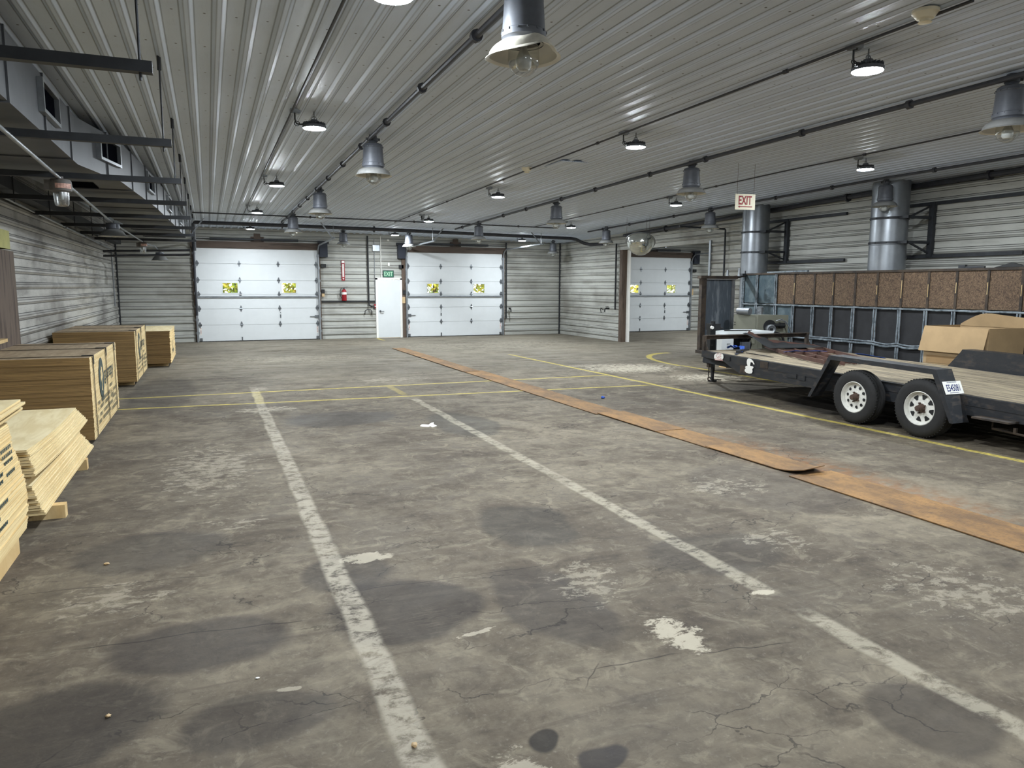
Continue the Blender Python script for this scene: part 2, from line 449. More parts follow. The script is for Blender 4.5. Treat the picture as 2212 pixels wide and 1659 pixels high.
M['grayd'] = plain('dark_gray_lamp_paint', srgb(78, 81, 87), .55, .15, .22, 8)
M['enam'] = worn('cream_enamel', srgb(205, 200, 186), srgb(190, 150, 80), .66, .72, 5, .4)
M['enamin'] = plain('white_reflector_enamel', srgb(216, 214, 206), .35, 0, .05)
M['dark'] = plain('dark_steel', srgb(52, 54, 58), .55, .3, .2, 6)
M['dkpipe'] = plain('dark_pipe', srgb(62, 63, 68), .5, .3, .2, 5)
M['black'] = plain('black_plastic', srgb(26, 27, 29), .5, 0, .15)
M['blackb'] = worn('worn_black_paint', srgb(38, 40, 44), srgb(68, 60, 54), .50, .72, 7, .45, 0, (1, 1, 2.5))
M['rustb'] = worn('rusted_steel', srgb(70, 58, 47), srgb(46, 40, 36), .42, .62, 5, .75)
M['hole'] = plain('dark_opening', srgb(14, 15, 20), 1.0, 0, .05, spec=0.0)
M['brown'] = plain('brown_steel_primer', srgb(88, 62, 54), .6, 0, .18, 6)
M['wood'] = worn('old_brown_timber', srgb(98, 82, 70), srgb(62, 50, 42), .48, .66, 3, .75, 0, (3, 3, .35))
M['header'] = worn('brown_header_timber', srgb(86, 72, 62), srgb(60, 50, 44), .48, .66, 3, .75, 0, (.35, 3, 3))
M['glass'] = glass('clear_glass')
M['globe'] = glass('lamp_globe_glass', (.92, .94, .94), .14, .05)
M['frost'] = plain('milky_bulb', srgb(205, 206, 203), .4, 0, .03)
M['led'] = emis('led_lens_glow', (.87, .945, 1.0), 980)
M['red'] = plain('red_enamel', srgb(150, 26, 36), .4, 0, .1)
M['signred'] = plain('sign_red', srgb(150, 30, 44), .5, 0, .05)
M['cream'] = plain('sign_cream', srgb(236, 228, 204), .5, 0, .03)
M['green'] = plain('sign_green', srgb(44, 112, 82), .5, 0, .06)
M['palegreen'] = plain('sign_pale_green', srgb(186, 218, 190), .5, 0, .03)
M['paper'] = plain('white_label', srgb(240, 238, 232), .6, 0, .03)
M['yellow'] = plain('yellow_green_box', srgb(168, 165, 90), .6, 0, .1)
M['beige'] = plain('beige_box', srgb(196, 168, 128), .6, 0, .1)
M['navy'] = plain('dark_blue_gray_motor', srgb(40, 44, 56), .5, .1, .1)
M['card'] = plain('cardboard', srgb(170, 143, 106), .8, 0, .06, 5)
M['cardin'] = plain('cardboard_inside', srgb(150, 120, 82), .85, 0, .06, 5)
M['rubber'] = plain('tyre_rubber', srgb(28, 27, 27), .75, 0, .18, 25, .2)
M['rimw'] = worn('white_wheel_paint', srgb(222, 220, 212), srgb(140, 110, 80), .66, .74, 6, .4)
M['hub'] = plain('rusty_hub', srgb(80, 62, 53), .65, .2, .25, 30)
M['blue'] = plain('blue_webbing', srgb(38, 76, 160), .75, 0, .18, 30)
M['navyt'] = plain('plate_blue', srgb(40, 48, 110), .5)
M['tarp'] = plain('dark_tarp', srgb(36, 39, 42), .45, 0, .2, 4)
M['machine'] = plain('gray_green_enamel', srgb(124, 124, 110), .45, 0, .06, 4)
M['fabric'] = plain('black_liner_fabric', srgb(38, 38, 40), .8, 0, .2, 5, .15)
M['bluesheet'] = worn('blue_gray_sheet', srgb(64, 80, 88), srgb(92, 104, 108), .45, .65, 4, .6)
M['webgray'] = worn('gray_foam_strip', srgb(132, 140, 146), srgb(90, 98, 104), .45, .6, 8, .8)
M['platesteel'] = worn('scuffed_blue_steel', srgb(84, 92, 101), srgb(126, 132, 138), .5, .66, 2.2, .6, .1, (5, 5, .6))

def osb_material():
    g = G('chip_board'); v = g.addv(g.obj(), g.noisec(9, 2), .08)
    n = g.noise(26, 4, .6, v, 1.6); n2 = g.noise(48, 3, .6, v, 1.2)
    c = g.mix(g.step(n, .38, .62), srgb(70, 53, 40), srgb(112, 91, 70))
    c = g.mix(g.step(n2, .55, .68, 0, .6), c, srgb(132, 112, 88))
    c = g.mix(g.step(n2, .42, .3, 0, .6), c, srgb(50, 38, 30))
    return g.bsdf(c, .8, 0, g.bump(n, .2, .004))
M['osb'] = osb_material()
def ply_edge(name, a, b, dk, pitch=.0165, amt=.8):
    g = G(name); X, Y, Z = g.xyz()
    v = g.map((1.2, 1.2, 60)); n = g.noise(1.0, 5, .6, v); n2 = g.noise(7, 6, .7, g.map((1, 1, 5)))
    c = g.mix(g.step(n, .35, .65), a, b)
    ln = g.m('ABSOLUTE', g.m('SUBTRACT', g.m('FRACT', g.m('DIVIDE', Z, pitch)), .5))
    c = g.mix(g.m('MULTIPLY', g.step(ln, .40, .48), amt), c, dk)
    c = g.mix(g.step(n2, .58, .75, 0, .5), c, dk)
    return g.bsdf(c, .75, 0, g.bump(n, .2, .003))
M['plyside'] = ply_edge('plywood_long_edge', srgb(214, 186, 132), srgb(232, 210, 160), srgb(136, 106, 66), .0165, .75)
M['plyend'] = ply_edge('plywood_end_grain', srgb(122, 96, 58), srgb(150, 120, 74), srgb(62, 47, 28), .0165, .85)
def ply_top(name, a, b, cdk):
    g = G(name); n = g.noise(2.2, 6, .65, g.map((5, .9, 1)), .8); n2 = g.noise(1.1, 4, .6)
    c = g.mix(g.step(n, .35, .68), a, b); c = g.mix(g.step(n2, .5, .75, 0, .5), c, cdk)
    return g.bsdf(c, .7, 0, g.bump(n, .08, .003))
M['plytop'] = ply_top('weathered_plywood_face', srgb(150, 130, 104), srgb(176, 156, 128), srgb(112, 100, 86))
M['plyface'] = ply_top('clean_plywood_face', srgb(216, 196, 150), srgb(232, 216, 176), srgb(188, 168, 124))
M['pine'] = ply_top('pale_lumber', srgb(200, 168, 116), srgb(222, 196, 146), srgb(160, 128, 84))
M['ink'] = plain('dark_green_print', srgb(56, 70, 66), .7, 0, .25, 40)
M['inkf'] = plain('faded_print', srgb(112, 108, 88), .7, 0, .25, 40)
M['band'] = plain('steel_strapping', srgb(74, 66, 52), .5, .2, .15)
def deck_wood():
    g = G('weathered_deck_wood'); n = g.noise(2.4, 7, .68, g.map((9, .7, 1)), .5); n2 = g.noise(1.2, 6, .65)
    c = g.mix(g.step(n, .32, .66), srgb(86, 77, 65), srgb(158, 144, 118))
    c = g.mix(g.step(n2, .52, .72, 0, .65), c, srgb(84, 74, 64))
    c = g.mix(g.step(g.noise(5, 6, .7, g.map((12, .5, 1))), .6, .72, 0, .7), c, srgb(58, 50, 44))
    return g.bsdf(c, .8, 0, g.bump(n, .3, .006))
M['deck'] = deck_wood()
def rust_plate():
    g = G('rusty_tread_plate'); X, Y, Z = g.xyz()
    n = g.noise(2.2, 8, .68, g.map((1, .55, 1))); n2 = g.noise(28, 6, .7)
    c = g.mix(g.step(n, .36, .62), srgb(100, 75, 48), srgb(142, 106, 62))
    c = g.mix(g.step(n, .60, .74, 0, .8), c, srgb(164, 124, 70))
    c = g.mix(g.step(n2, .45, .75, 0, .6), c, srgb(76, 60, 46))
    u = g.m('ADD', X, Y); w = g.m('SUBTRACT', X, Y)
    t = g.m('MULTIPLY', g.m('SINE', g.m('MULTIPLY', u, 150)), g.m('SINE', g.m('MULTIPLY', w, 150)))
    return g.bsdf(c, .75, .1, g.bump(g.m('ADD', t, n2), .4, .003))
M['rustplate'] = rust_plate()
def leaf_material():
    g = G('autumn_leaves'); n = g.noise(.9, 3, .6); n2 = g.noise(7, 2)
    c = g.mix(g.step(n, .4, .55), srgb(120, 150, 44), srgb(206, 190, 60)); c = g.mix(g.step(n2, .55, .7, 0, .6), c, srgb(196, 120, 60))
    return g.bsdf(c, .7)
M['leaf'] = leaf_material()
M['grass'] = plain('mown_grass', srgb(110, 130, 60), .9, 0, .3, 2)

# ---------------------------------------------------------------- the room
def structure(name, mb, mat, label, cat, **kw):
    return single(name, mb, mat, label, cat, kind='structure', **kw)
mb = MB(); nx = 8
mb.add([(-4, YF-2, 0), (21, YF-2, 0), (21, YB+.3, 0), (-4, YB+.3, 0)], [(0, 1, 2, 3)])
structure('floor', mb, M['floor'], 'worn stained concrete floor with white and yellow painted lines', 'floor')

mb = MB(); ys = [YF-.2, 0, 4, 9]+[9+1.65*i for i in range(1, 11)]
br = rib_breaks(XL-.2, XR+.2, .206)
for j, y in enumerate(ys):
    for (x, h) in br: mb.v.append((x, y, cz(x, y)-h*.75))
n = len(br)
for j in range(len(ys)-1):
    for i in range(n-1): mb.f.append([j*n+i, j*n+i+1, (j+1)*n+i+1, (j+1)*n+i]); mb.m.append(0)
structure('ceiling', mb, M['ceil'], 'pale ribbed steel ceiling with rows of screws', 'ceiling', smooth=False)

# openings in the back wall: left, bottom, right, top
D1 = (ony(431, 740, YB).x, ony(690, 735, YB).x); D2 = (ony(880, 727, YB).x, ony(1083, 722, YB).x)
MD = (ony(814, 728, YB).x, ony(868, 728, YB).x); D3 = (14.83, ony(1485, 713, YB).x)
HD = 3.03; HM = 2.07
def zt(x): return cz(min(x, XR), YB)+.02 if x <= XR+.01 else 3.6
mb = MB()
cuts = [(XL-.05, D1[0], 0), (D1[0], D1[1], HD), (D1[1], MD[0], 0), (MD[0], MD[1], HM), (MD[1], D2[0], 0), (D2[0], D2[1], HD), (D2[1], XR, 0), (XR, D3[0], 0), (D3[0], D3[1], HD), (D3[1], 20.4, 0)]
for a, b, z0 in cuts: rib_wall(mb, (0, YB, 0), (1, 0, 0), (0, -1, 0), a, b, z0, zt)
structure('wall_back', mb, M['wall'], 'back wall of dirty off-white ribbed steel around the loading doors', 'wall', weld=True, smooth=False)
mb = MB(); rib_wall(mb, (XL, 0, 0), (0, 1, 0), (1, 0, 0), YF-.1, YB, 0, lambda y: cz(XL, y)+.02)
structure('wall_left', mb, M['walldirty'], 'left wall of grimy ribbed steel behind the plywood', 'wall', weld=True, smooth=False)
OY0, OY1, OZ = 16.35, 21.0, 2.98                      # the opening to the side bay
mb = MB()
for a, b, z0 in ((YF-.1, OY0, 0), (OY0, OY1, OZ), (OY1, YB, 0)):
    rib_wall(mb, (XR, 0, 0), (0, 1, 0), (-1, 0, 0), a, b, z0, lambda y: cz(XR, y)+.02)
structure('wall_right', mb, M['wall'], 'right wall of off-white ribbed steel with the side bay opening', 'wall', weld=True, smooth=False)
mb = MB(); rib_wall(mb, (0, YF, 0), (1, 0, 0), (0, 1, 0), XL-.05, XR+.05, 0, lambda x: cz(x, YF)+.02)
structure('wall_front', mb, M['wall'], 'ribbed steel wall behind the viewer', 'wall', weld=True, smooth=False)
mb = MB()
for a, b, z0 in ((OY0-.2, OY0, 0), (OY1, OY1+.2, 0)): pass
mb.bx(XR+.03, XR+.15, OY0, OY1, OZ, 3.6)
mb.bx(XR+.03, XR+.15, 8, OY0, 0, 3.6); mb.bx(XR+.03, XR+.15, OY1, YB, 0, 3.6)
structure('wall_bay_inner', mb, M['wall'], 'inner face of the side bay wall', 'wall')
mb = MB(); rib_wall(mb, (20.4, 0, 0), (0, 1, 0), (-1, 0, 0), 9.9, YB, 0, lambda y: 3.6)
rib_wall(mb, (0, 9.9, 0), (1, 0, 0), (0, 1, 0), XR, 20.4, 0, lambda y: 3.6)
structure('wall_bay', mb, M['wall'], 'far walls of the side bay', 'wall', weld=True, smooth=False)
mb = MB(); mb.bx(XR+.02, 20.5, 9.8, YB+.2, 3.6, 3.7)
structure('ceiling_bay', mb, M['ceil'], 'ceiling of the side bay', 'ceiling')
# corner trims
mb = MB(); mb.bx(XR-.06, XR-.02, YB-.07, YB-.03, 0, 3.43)
structure('trim_1', mb, M['dark'], 'dark corner strip where the back and right walls meet', 'trim')
mb = MB(); mb.bx(XL+.02, XL+.06, YB-.07, YB-.03, 0, 3.6)
structure('trim_2', mb, M['dark'], 'dark corner strip where the left and back walls meet', 'trim')
# timber jamb at the end of the right wall
mb = MB(); mb.bx(XR-.06, XR+.20, OY1-.19, OY1-.02, 0, OZ)
structure('trim_3', mb, M['wood'], 'wide brown timber post at the left of the side bay opening', 'post')
mb = MB(); mb.bx(XR+.12, XR+.19, OY1-.30, OY1-.19, 0, OZ)
structure('trim_4', mb, M['paper'], 'white painted strip beside the timber post', 'trim')
mb = MB(); mb.bx(XR-.05, XR+.15, OY0-.04, OY0+.03, 0, OZ+.05)
structure('trim_5', mb, M['galv'], 'pale metal jamb at the right of the side bay opening', 'trim')

# ---------------------------------------------------------------- sectional doors
FR = (0, .174, .347, .5, .651, .826, 1.0)
def dock_door(name, x0, x1, label, lock_right, opener_side):
    y = YB-.035
    r = empty(name, ((x0+x1)/2, y, 0), label, 'loading door', kind='structure')
    W = x1-x0
    X = lambda f: x0+W*f
    Z = lambda f: .02+(HD-.03)*f
    cols = (0.012, .345, .665, .988)
    for i in range(6):
        z0, z1 = Z(FR[i]), Z(FR[i+1])-.006
        mb = MB()
        if i == 3:                                                 # the section with two panes
            za, zb = z0+.045, z1-.085
            for a, b in ((0, .205), (.325, .69), (.81, 1)): mb.bx(X(a), X(b), y-.02, y+.03, z0, z1)
            for a, b in ((.205, .325), (.69, .81)):
                mb.bx(X(a), X(b), y-.02, y+.03, z0, za); mb.bx(X(a), X(b), y-.02, y+.03, zb, z1)
            mb.bx(x0, x1, y+.012, y+.03, z1, z1+.006)
        else: mb.prism([(-.02, z0), (.03, z0), (.03, z1+.006), (.012, z1+.006), (.012, z1), (-.02, z1)], (x0, y, 0), (0, 1, 0), (0, 0, 1), (x1-x0, 0, 0))
        sec = mb.build('door_panel', M['white'], r, weld=True)
        if i == 3:
            for a, b in ((.205, .325), (.69, .81)):
                f = MB(); t = .022
                f.bx(X(a)-t, X(b)+t, y-.03, y-.018, za-t, za); f.bx(X(a)-t, X(b)+t, y-.03, y-.018, zb, zb+t)
                f.bx(X(a)-t, X(a), y-.03, y-.018, za, zb); f.bx(X(b), X(b)+t, y-.03, y-.018, za, zb)
                fo = f.build('window_frame', M['white'], sec, weld=True)
                g_ = MB(); g_.bx(X(a), X(b), y, y+.006, za, zb); g_.build('window_pane', M['glass'], sec)
    for i in range(1, 6):
        for c in cols:
            z = Z(FR[i]); x = X(c); w = .045 if .1 < c < .9 else .06; h = .105
            mb = MB(); mb.prism([(-w, 0), (-.012, h*.85), (0, h), (.012, h*.85), (w, 0), (.012, -h*.85), (0, -h), (-.012, -h*.85)], (x, y-.022, z), (1, 0, 0), (0, 0, 1), (0, -.008, 0))
            mb.cyl((x-.05, y-.036, z), (x+.05, y-.036, z), .013, n=8)
            mb.build('hinge', M['zinc'], r)
    mb = MB(); mb.prism([(0, 0), (-.05, .012), (-.05, .05), (0, .062)], (x0+.02, y-.022, Z(.472)-.03), (0, 1, 0), (0, 0, 1), (W-.04, 0, 0)); mb.build('stiffening_strut', M['galv'], r)
    mb = MB(); mb.bx(x0+.02, x1-.02, y-.06, y-.02, Z(.99), Z(1)); mb.build('top_strut', M['galv'], r)
    mb = MB(); mb.bx(x0, x1, y-.02, y+.03, 0, .025); mb.build('bottom_seal', M['black'], r)
    hx = X(.67) if lock_right else X(.345)
    mb = MB(); mb.box((hx, y-.03, Z(.26)), (.035, .02, .11)); mb.cyl((hx, y-.05, Z(.30)), (hx, y-.02, Z(.30)), .014); mb.build('lift_handle', M['zinc'], r)
    mb = MB(); lx = x1-.07 if lock_right else x0+.07; s_ = -1 if lock_right else 1
    mb.box((lx, y-.032, Z(.252)), (.13, .025, .09)); mb.box((lx+s_*.14, y-.04, Z(.252)), (.16, .02, .02)); mb.build('slide_lock', M['zinc'], r)
    for xx in (x0+.06, x1-.06):
        mb = MB(); mb.bx(xx-.028, xx+.028, y-.024, y-.02, .22, .46, 0)
        for k in range(5): mb.bx(xx-.022, xx+.022, y-.026, y-.024, .26+k*.04, .272+k*.04, 1)
        mb.build('warning_label', [M['paper'], M['signred']], r)
        mb = MB(); mb.bx(xx-.04, xx+.04, y-.04, y-.02, .03, .12); mb.build('bottom_bracket', M['zinc'], r)
    mb = MB(); mb.bx(X(.345)-.02, X(.345)+.02, y-.035, y-.02, .03, .14); mb.build('bottom_bracket', M['zinc'], r)
    # guide tracks, torsion shaft and header stay with the door they serve
    for xx, s_ in ((x0-.03, -1), (x1+.03, 1)):
        mb = MB(); mb.bx(xx-.025, xx+.025, y-.10, y-.03, 0, HD-.2)
        for k in range(7): mb.bx(xx-.05, xx+.05, y-.06, y-.02, .25+k*.42, .33+k*.42)
        mb.build('vertical_track', M['galv'], r)
        mb = MB(); mb.bx(xx+s_*.03-.035, xx+s_*.03+.035, y-.05, y+.03, 0, HD+.02); mb.build('jamb', M['wood'], r)
        pts = [(xx, y-.07, HD-.25)]+[(xx, y-.07-.35*(1-math.cos(a)), HD-.25+.35*math.sin(a)) for a in [k*PI/16 for k in range(1, 9)]]+[(xx, y-3.6, HD+.14)]
        mb = MB(); mb.tube(pts, .026, 6)
        zc_ = cz(xx, y-3.4) if x0 < XR else 3.6
        mb.beam((xx, y-3.4, HD+.12), (xx, y-3.4, zc_), .035, .006, (1, 0, 0)); mb.beam((xx, y-3.4, HD+.12), (xx-.35*s_, y-3.4, zc_), .035, .006, (0, 1, 0))
        mb.build('overhead_track', M['galv'], r)
    mb = MB(); mb.bx(x0-.12, x1+.12, y-.07, y-.024, HD-.05, HD+.17); mb.build('header_beam', M['header'], r)
    zs = HD+.24
    mb = MB(); mb.cyl((x0-.1, y-.11, zs), (x1+.1, y-.11, zs), .013)
    for a, b in ((.12, .47), (.53, .84)):
        mb.cyl((X(a), y-.11, zs), (X(b), y-.11, zs), .036)
    mb.build('torsion_spring', M['dark'], r)
    mb = MB(); mb.bx(X(.5)-.2, X(.5)+.2, y-.05, y-.022, zs-.06, zs+.10); mb.bx(X(.5)-.1, X(.5)+.1, y-.05, y-.022, zs+.10, zs+.2); mb.build('spring_bracket', M['header'], r)
    ox = x1+.2 if opener_side > 0 else x0-.2
    return r, ox, zs
d1, o1, zs = dock_door('door_1', D1[0], D1[1], 'large white sectional loading door nearest the left corner', True, 1)
d2, o2, zs = dock_door('door_2', D2[0], D2[1], 'white sectional loading door right of the man door', False, -1)
d3, o3, zs = dock_door('door_3', D3[0], D3[1], 'white sectional loading door inside the side bay', True, 1)
def opener(ox, label):
    r = empty('door_opener', (ox, YB-.12, 2.6), label, 'door opener', 'side mounted door openers')
    mb = MB(); mb.bx(ox-.13, ox+.13, YB-.22, YB-.03, HD-.28, HD+.18); mb.build('motor_housing', M['navy'], r)
    mb = MB(); mb.cyl((ox-.18, YB-.15, HD+.21), (ox+.18, YB-.15, HD+.21), .05); mb.build('drive_shaft', M['dark'], r)
    mb = MB(); mb.bx(ox-.08, ox+.08, YB-.10, YB-.03, HD-.62, HD-.50); mb.build('sensor_box', M['black'], r)
    return r
opener(o1, 'dark door opener motor at the top right of the left loading door')
opener(o2, 'dark door opener motor above the white man door')
opener(o3, 'dark door opener motor by the side bay door')

# man door
y = YB-.03; r = empty('door_4', ((MD[0]+MD[1])/2, y, 0), 'plain white man door between the two loading doors', 'door', kind='structure')
mb = MB()
for a, b in ((MD[0]-.02, MD[0]+.05), (MD[1]-.05, MD[1]+.02)): mb.bx(a, b, y-.05, y+.03, 0, HM)
mb.bx(MD[0]-.02, MD[1]+.02, y-.05, y+.03, HM-.05, HM+.02); mb.build('door_frame', M['paper'], r, weld=True)
mb = MB(); mb.bx(MD[0]+.04, MD[1]-.04, y-.03, y+.015, .02, HM-.055); lf = mb.build('door_leaf', M['white'], r)
mb = MB(); hx = MD[0]+.13; mb.cyl((hx, y-.03, .93), (hx, y-.05, .93), .035); mb.cyl((hx, y-.05, .93), (hx, y-.09, .93), .012); mb.beam((hx-.01, y-.09, .93), (hx+.12, y-.09, .925), .02, .025); mb.build('lever_handle', M['zinc'], lf)
mb = MB(); mb.bx(MD[1]+.02, D2[0]-.07, YB-.10, YB-.02, 0, HM+.85)
structure('trim_6', mb, M['wood'], 'brown timber strip between the man door and the right loading door', 'trim')
# left wall: timber side of another opening, cut off by the frame
mb = MB(); mb.bx(XL+.0, XL+.15, 9.6, 11.95, 0, 2.24)
structure('trim_7', mb, M['wood'], 'brown timber jamb on the left wall at the edge of the picture', 'trim')
mb = MB(); mb.bx(XL+.02, XL+.16, 11.0, 11.75, 2.26, 2.50)
single('box_above_jamb', mb, M['yellow'], 'dull yellow-green box above the timber jamb on the left wall', 'box')
# ---------------------------------------------------------------- LED high bay lights
def make_led():
    r = empty('led_high_bay_light', (0, 0, 0), '', 'ceiling light', 'round LED high bay lights')
    mb = MB(); mb.cyl((0, 0, .0), (0, 0, -.11), .008, n=8); mb.tube([(.03*math.sin(a), 0, -.095+.03*math.cos(a)) for a in [k*PI/6 for k in range(12)]], .006, 6, closed=True)
    mb.build('hook', M['zinc'], r)
    mb = MB(); mb.lathe([(0, -.105), (.045, -.108), (.052, -.12), (.055, -.150), (.10, -.165), (.145, -.182), (.158, -.19), (.158, -.222), (.150, -.224)], n=36)
    for k in range(20):
        a = 2*PI*k/20; mb.box((.10*math.cos(a), .10*math.sin(a), -.163), (.10, .006, .03), Matrix.Rotation(a, 3, 'Z'))
    mb.build('housing', M['grayp'], r)
    mb = MB(); mb.lathe([(.149, -.222), (.148, -.227), (.11, -.235), (0, -.239)], n=24); mb.build('lens', M['led'], r)
    mb = MB(); mb.bx(-.32, -.19, -.11, .0, -.05, -.005); mb.bx(-.31, -.27, -.09, -.02, -.065, -.05); mb.bx(-.24, -.20, -.09, -.02, -.065, -.05)
    mb.build('junction_box', M['galv'], r)
    mb = MB(); mb.tube([(-.26, -.055, -.05), (-.26, -.055, -.13), (-.255, -.055, -.165), (-.235, -.05, -.19), (-.18, -.035, -.19), (-.10, -.02, -.165), (-.04, 0, -.14)], .010, 8)
    mb.tube([(-.235+.035*math.cos(a), -.05+.02*math.sin(a), -.185+.035*math.sin(a)) for a in [k*PI/6 for k in range(12)]], .006, 6, closed=True)
    mb.build('power_cord', M['dark'], r)
    return r
led0 = make_led()
LEDS = [((678, 240), 'second in the left row of lights'), ((597, 378), 'third in the left row of lights'), ((555, 443), 'fourth in the left row of lights'),
        ((1877, 103), 'nearest in the middle row, below the cream smoke detector'), ((1374, 286), 'second in the middle row, above the dome mirror'),
        ((1076, 405), 'third in the middle row, above the right loading door'), ((926, 463), 'fourth in the middle row, beside a motion sensor'),
        ((1871, 340), 'nearest in the right row, above the nearer silver duct'), ((1461, 425), 'second in the right row, left of the red EXIT sign'),
        ((1234, 478), 'third in the right row, near the right back corner'), ((540, 478), 'small far one before the left loading door header'),
        ((853, 491), 'small far one above the white man door'), ((1128, 499), 'small far one right of the right loading door')]
p = onz(848, 0, 3.63-.19); led0.location = (p.x, p.y, 3.63)
LS = .78
led0.scale = (LS,)*3; led0['label'] = 'lit round LED light cut off by the top edge of the picture'
def light_pos(i, px):
    p = oncz(*px)
    if i >= 10: p = ony(px[0], px[1], 23.3)
    return p
for i, (px, lab) in enumerate(LEDS):
    p = light_pos(i, px)
    dup(led0, (p.x, p.y, cz(p.x, p.y)-.005), 0, 'lit LED light, '+lab, scale=LS)
for (x, y) in ((4.9, -.5), (1.0, -1.0), (9.0, 3.2), (9.0, -1.5)):         # the rows go on behind and beside the viewer
    dup(led0, (x, y, cz(x, y)-.005), 0, 'lit round LED light outside the picture, %s' % {(4.9, -.5): 'middle row', (1.0, -1.0): 'left row', (9.0, 3.2): 'right row beside the trailer', (9.0, -1.5): 'right row behind the viewer'}[(x, y)], scale=LS)
for (x, y, l) in ((16.8, 18.6, 'left'), (18.2, 22.2, 'middle'), (15.6, 17.3, 'front')):  # unseen lamps added to brighten the bay and its door
    dup(led0, (x, y, 3.595), 0, 'unseen LED light added to brighten the side bay, %s one' % l, scale=LS)
mb = MB(); p = oncz(926, 463); mb.lathe([(.05, 0), (.05, -.09), (.02, -.12), (0, -.12)], (p.x-.16, p.y, cz(p.x, p.y)-.01), 14); mb.box((p.x-.16, p.y, p.z-.02), (.1, .1, .03))
single('motion_sensor', mb, M['galv'], 'small gray motion sensor beside the fourth light of the middle row', 'sensor')

# ---------------------------------------------------------------- the old gray lamps with glass globes (unlit)
def make_lamp(bent=False):
    r = empty('pendant_lamp', (0, 0, 0), '', 'lamp', 'old gray globe lamps')
    mb = MB(); mb.lathe([(0, 0), (.045, 0), (.05, -.03), (.06, -.035), (.062, -.075), (.05, -.085), (.05, -.105)], n=24)
    for a in (0, PI/2, PI, 3*PI/2): mb.cyl((.05*math.cos(a), .05*math.sin(a), -.05), (.085*math.cos(a), .085*math.sin(a), -.05), .016, n=10)
    mb.build('mount', M['grayd'], r)
    mb = MB(); mb.lathe([(.05, -.10), (.095, -.105), (.112, -.115), (.116, -.135), (.121, -.14), (.121, -.15), (.117, -.155), (.129, -.335), (.134, -.34), (.134, -.375), (.126, -.38), (.118, -.395), (.118, -.41)], n=36)
    for k in range(14):
        a = 2*PI*k/14
        for (rr, z) in ((.123, -.145), (.134, -.345)): mb.box((rr*math.cos(a), rr*math.sin(a), z), (.010, .010, .012), Matrix.Rotation(a, 3, 'Z'))
    mb.build('housing', M['grayp'], r)
    fn = None
    if bent:
        def fn(p):                                              # the broken shade of the nearest lamp: one side is pressed flat and cut away
            q = Vector(p); side = -q.x*.80-q.y*.60
            if q.z < -.41 and side > .02:
                k = min(1, (side-.02)/.16); q.z -= .022*k; q.x += -.015*k
                if -q.y > .0: q.z += .045*min(1, -q.y/.2)*(1-min(1, abs(side-.10)/.14))
            return q
    prof = [(.112, -.395), (.145, -.402), (.178, -.420), (.198, -.446), (.204, -.470), (.222, -.480), (.224, -.484), (.219, -.484), (.199, -.475), (.193, -.450), (.174, -.427), (.142, -.409), (.100, -.402)]
    mb = MB(); mb.lathe(prof, n=40, mis=[0]*6+[1]*6, fn=fn); mb.build('reflector', [M['enam'] if bent else M['shade'], M['enamin']], r)
    mb = MB(); mb.lathe([(.084, -.405), (.092, -.43), (.094, -.50)]+[(.094*math.cos(a), -.50-.092*math.sin(a)) for a in [k*PI/20 for k in range(1, 11)]], n=32)
    mb.build('glass_globe', M['globe'], r)
    mb = MB(); mb.lathe([(.02, -.40), (.022, -.44), (.034, -.46), (.048, -.50), (.046, -.535), (.03, -.556), (0, -.562)], n=20); mb.build('bulb', M['frost'], r)
    return r
M['shade'] = plain('aged_lamp_shade', srgb(122, 122, 120), .5, 0, .12, 6)
p = onz(1131, 163, 3.63-.585)
near = make_lamp(True); near.location = (p.x, p.y, 3.63)
near['label'] = 'nearest old gray lamp with a broken bent shade and a clear globe'
KEEP = (p.x, p.y)
LMP = [((805, 288), 'second in the left row'), ((690, 402), 'third in the left row'), ((632, 458), 'fourth in the left row, before the left loading door'),
       ((2188, 155), 'cut off by the right picture edge'), ((1495, 345), 'second in the middle row, left of the red EXIT sign'),
       ((1202, 432), 'third in the middle row'), ((1034, 478), 'fourth in the middle row, before the right loading door'),
       ((1915, 385), 'nearest in the right row, before a silver duct'), ((1535, 447), 'second in the right row, left of the farther duct'),
       ((1310, 488), 'third in the right row, before the side bay wall')]
BACK = [((741, 492), 23.9, 'far one by the left loading door track'), ((883, 497), 23.6, 'far one above the man door'), ((1195, 512), 24.3, 'far one in the right back corner')]
lamp0 = None
for px, lab in LMP:
    p = oncz(*px)
    if lamp0 is None:
        lamp0 = make_lamp(); lamp0.location = (p.x, p.y, cz(p.x, p.y)-.02); lamp0['label'] = 'gray unlit globe lamp, '+lab
    else: dup(lamp0, (p.x, p.y, cz(p.x, p.y)-.02), random.uniform(0, 6), 'gray unlit globe lamp, '+lab)
for px, yy, lab in BACK:
    p = ony(px[0], px[1], yy); dup(lamp0, (p.x, p.y, min(p.z, cz(p.x, p.y)-.02)), random.uniform(0, 6), 'gray unlit globe lamp, '+lab)
for px, yy, lab in BACK:                          # each far lamp hangs from a short stem
    p = ony(px[0], px[1], yy); z1 = cz(p.x, p.y)
    if p.z < z1-.03:
        mb = MB(); mb.cyl((p.x, p.y, p.z-.01), (p.x, p.y, z1), .018, n=8); single('lamp_stem', mb, M['dkpipe'], 'dark pipe stem holding the '+lab.replace('far one', 'far gray lamp'), 'pipe')

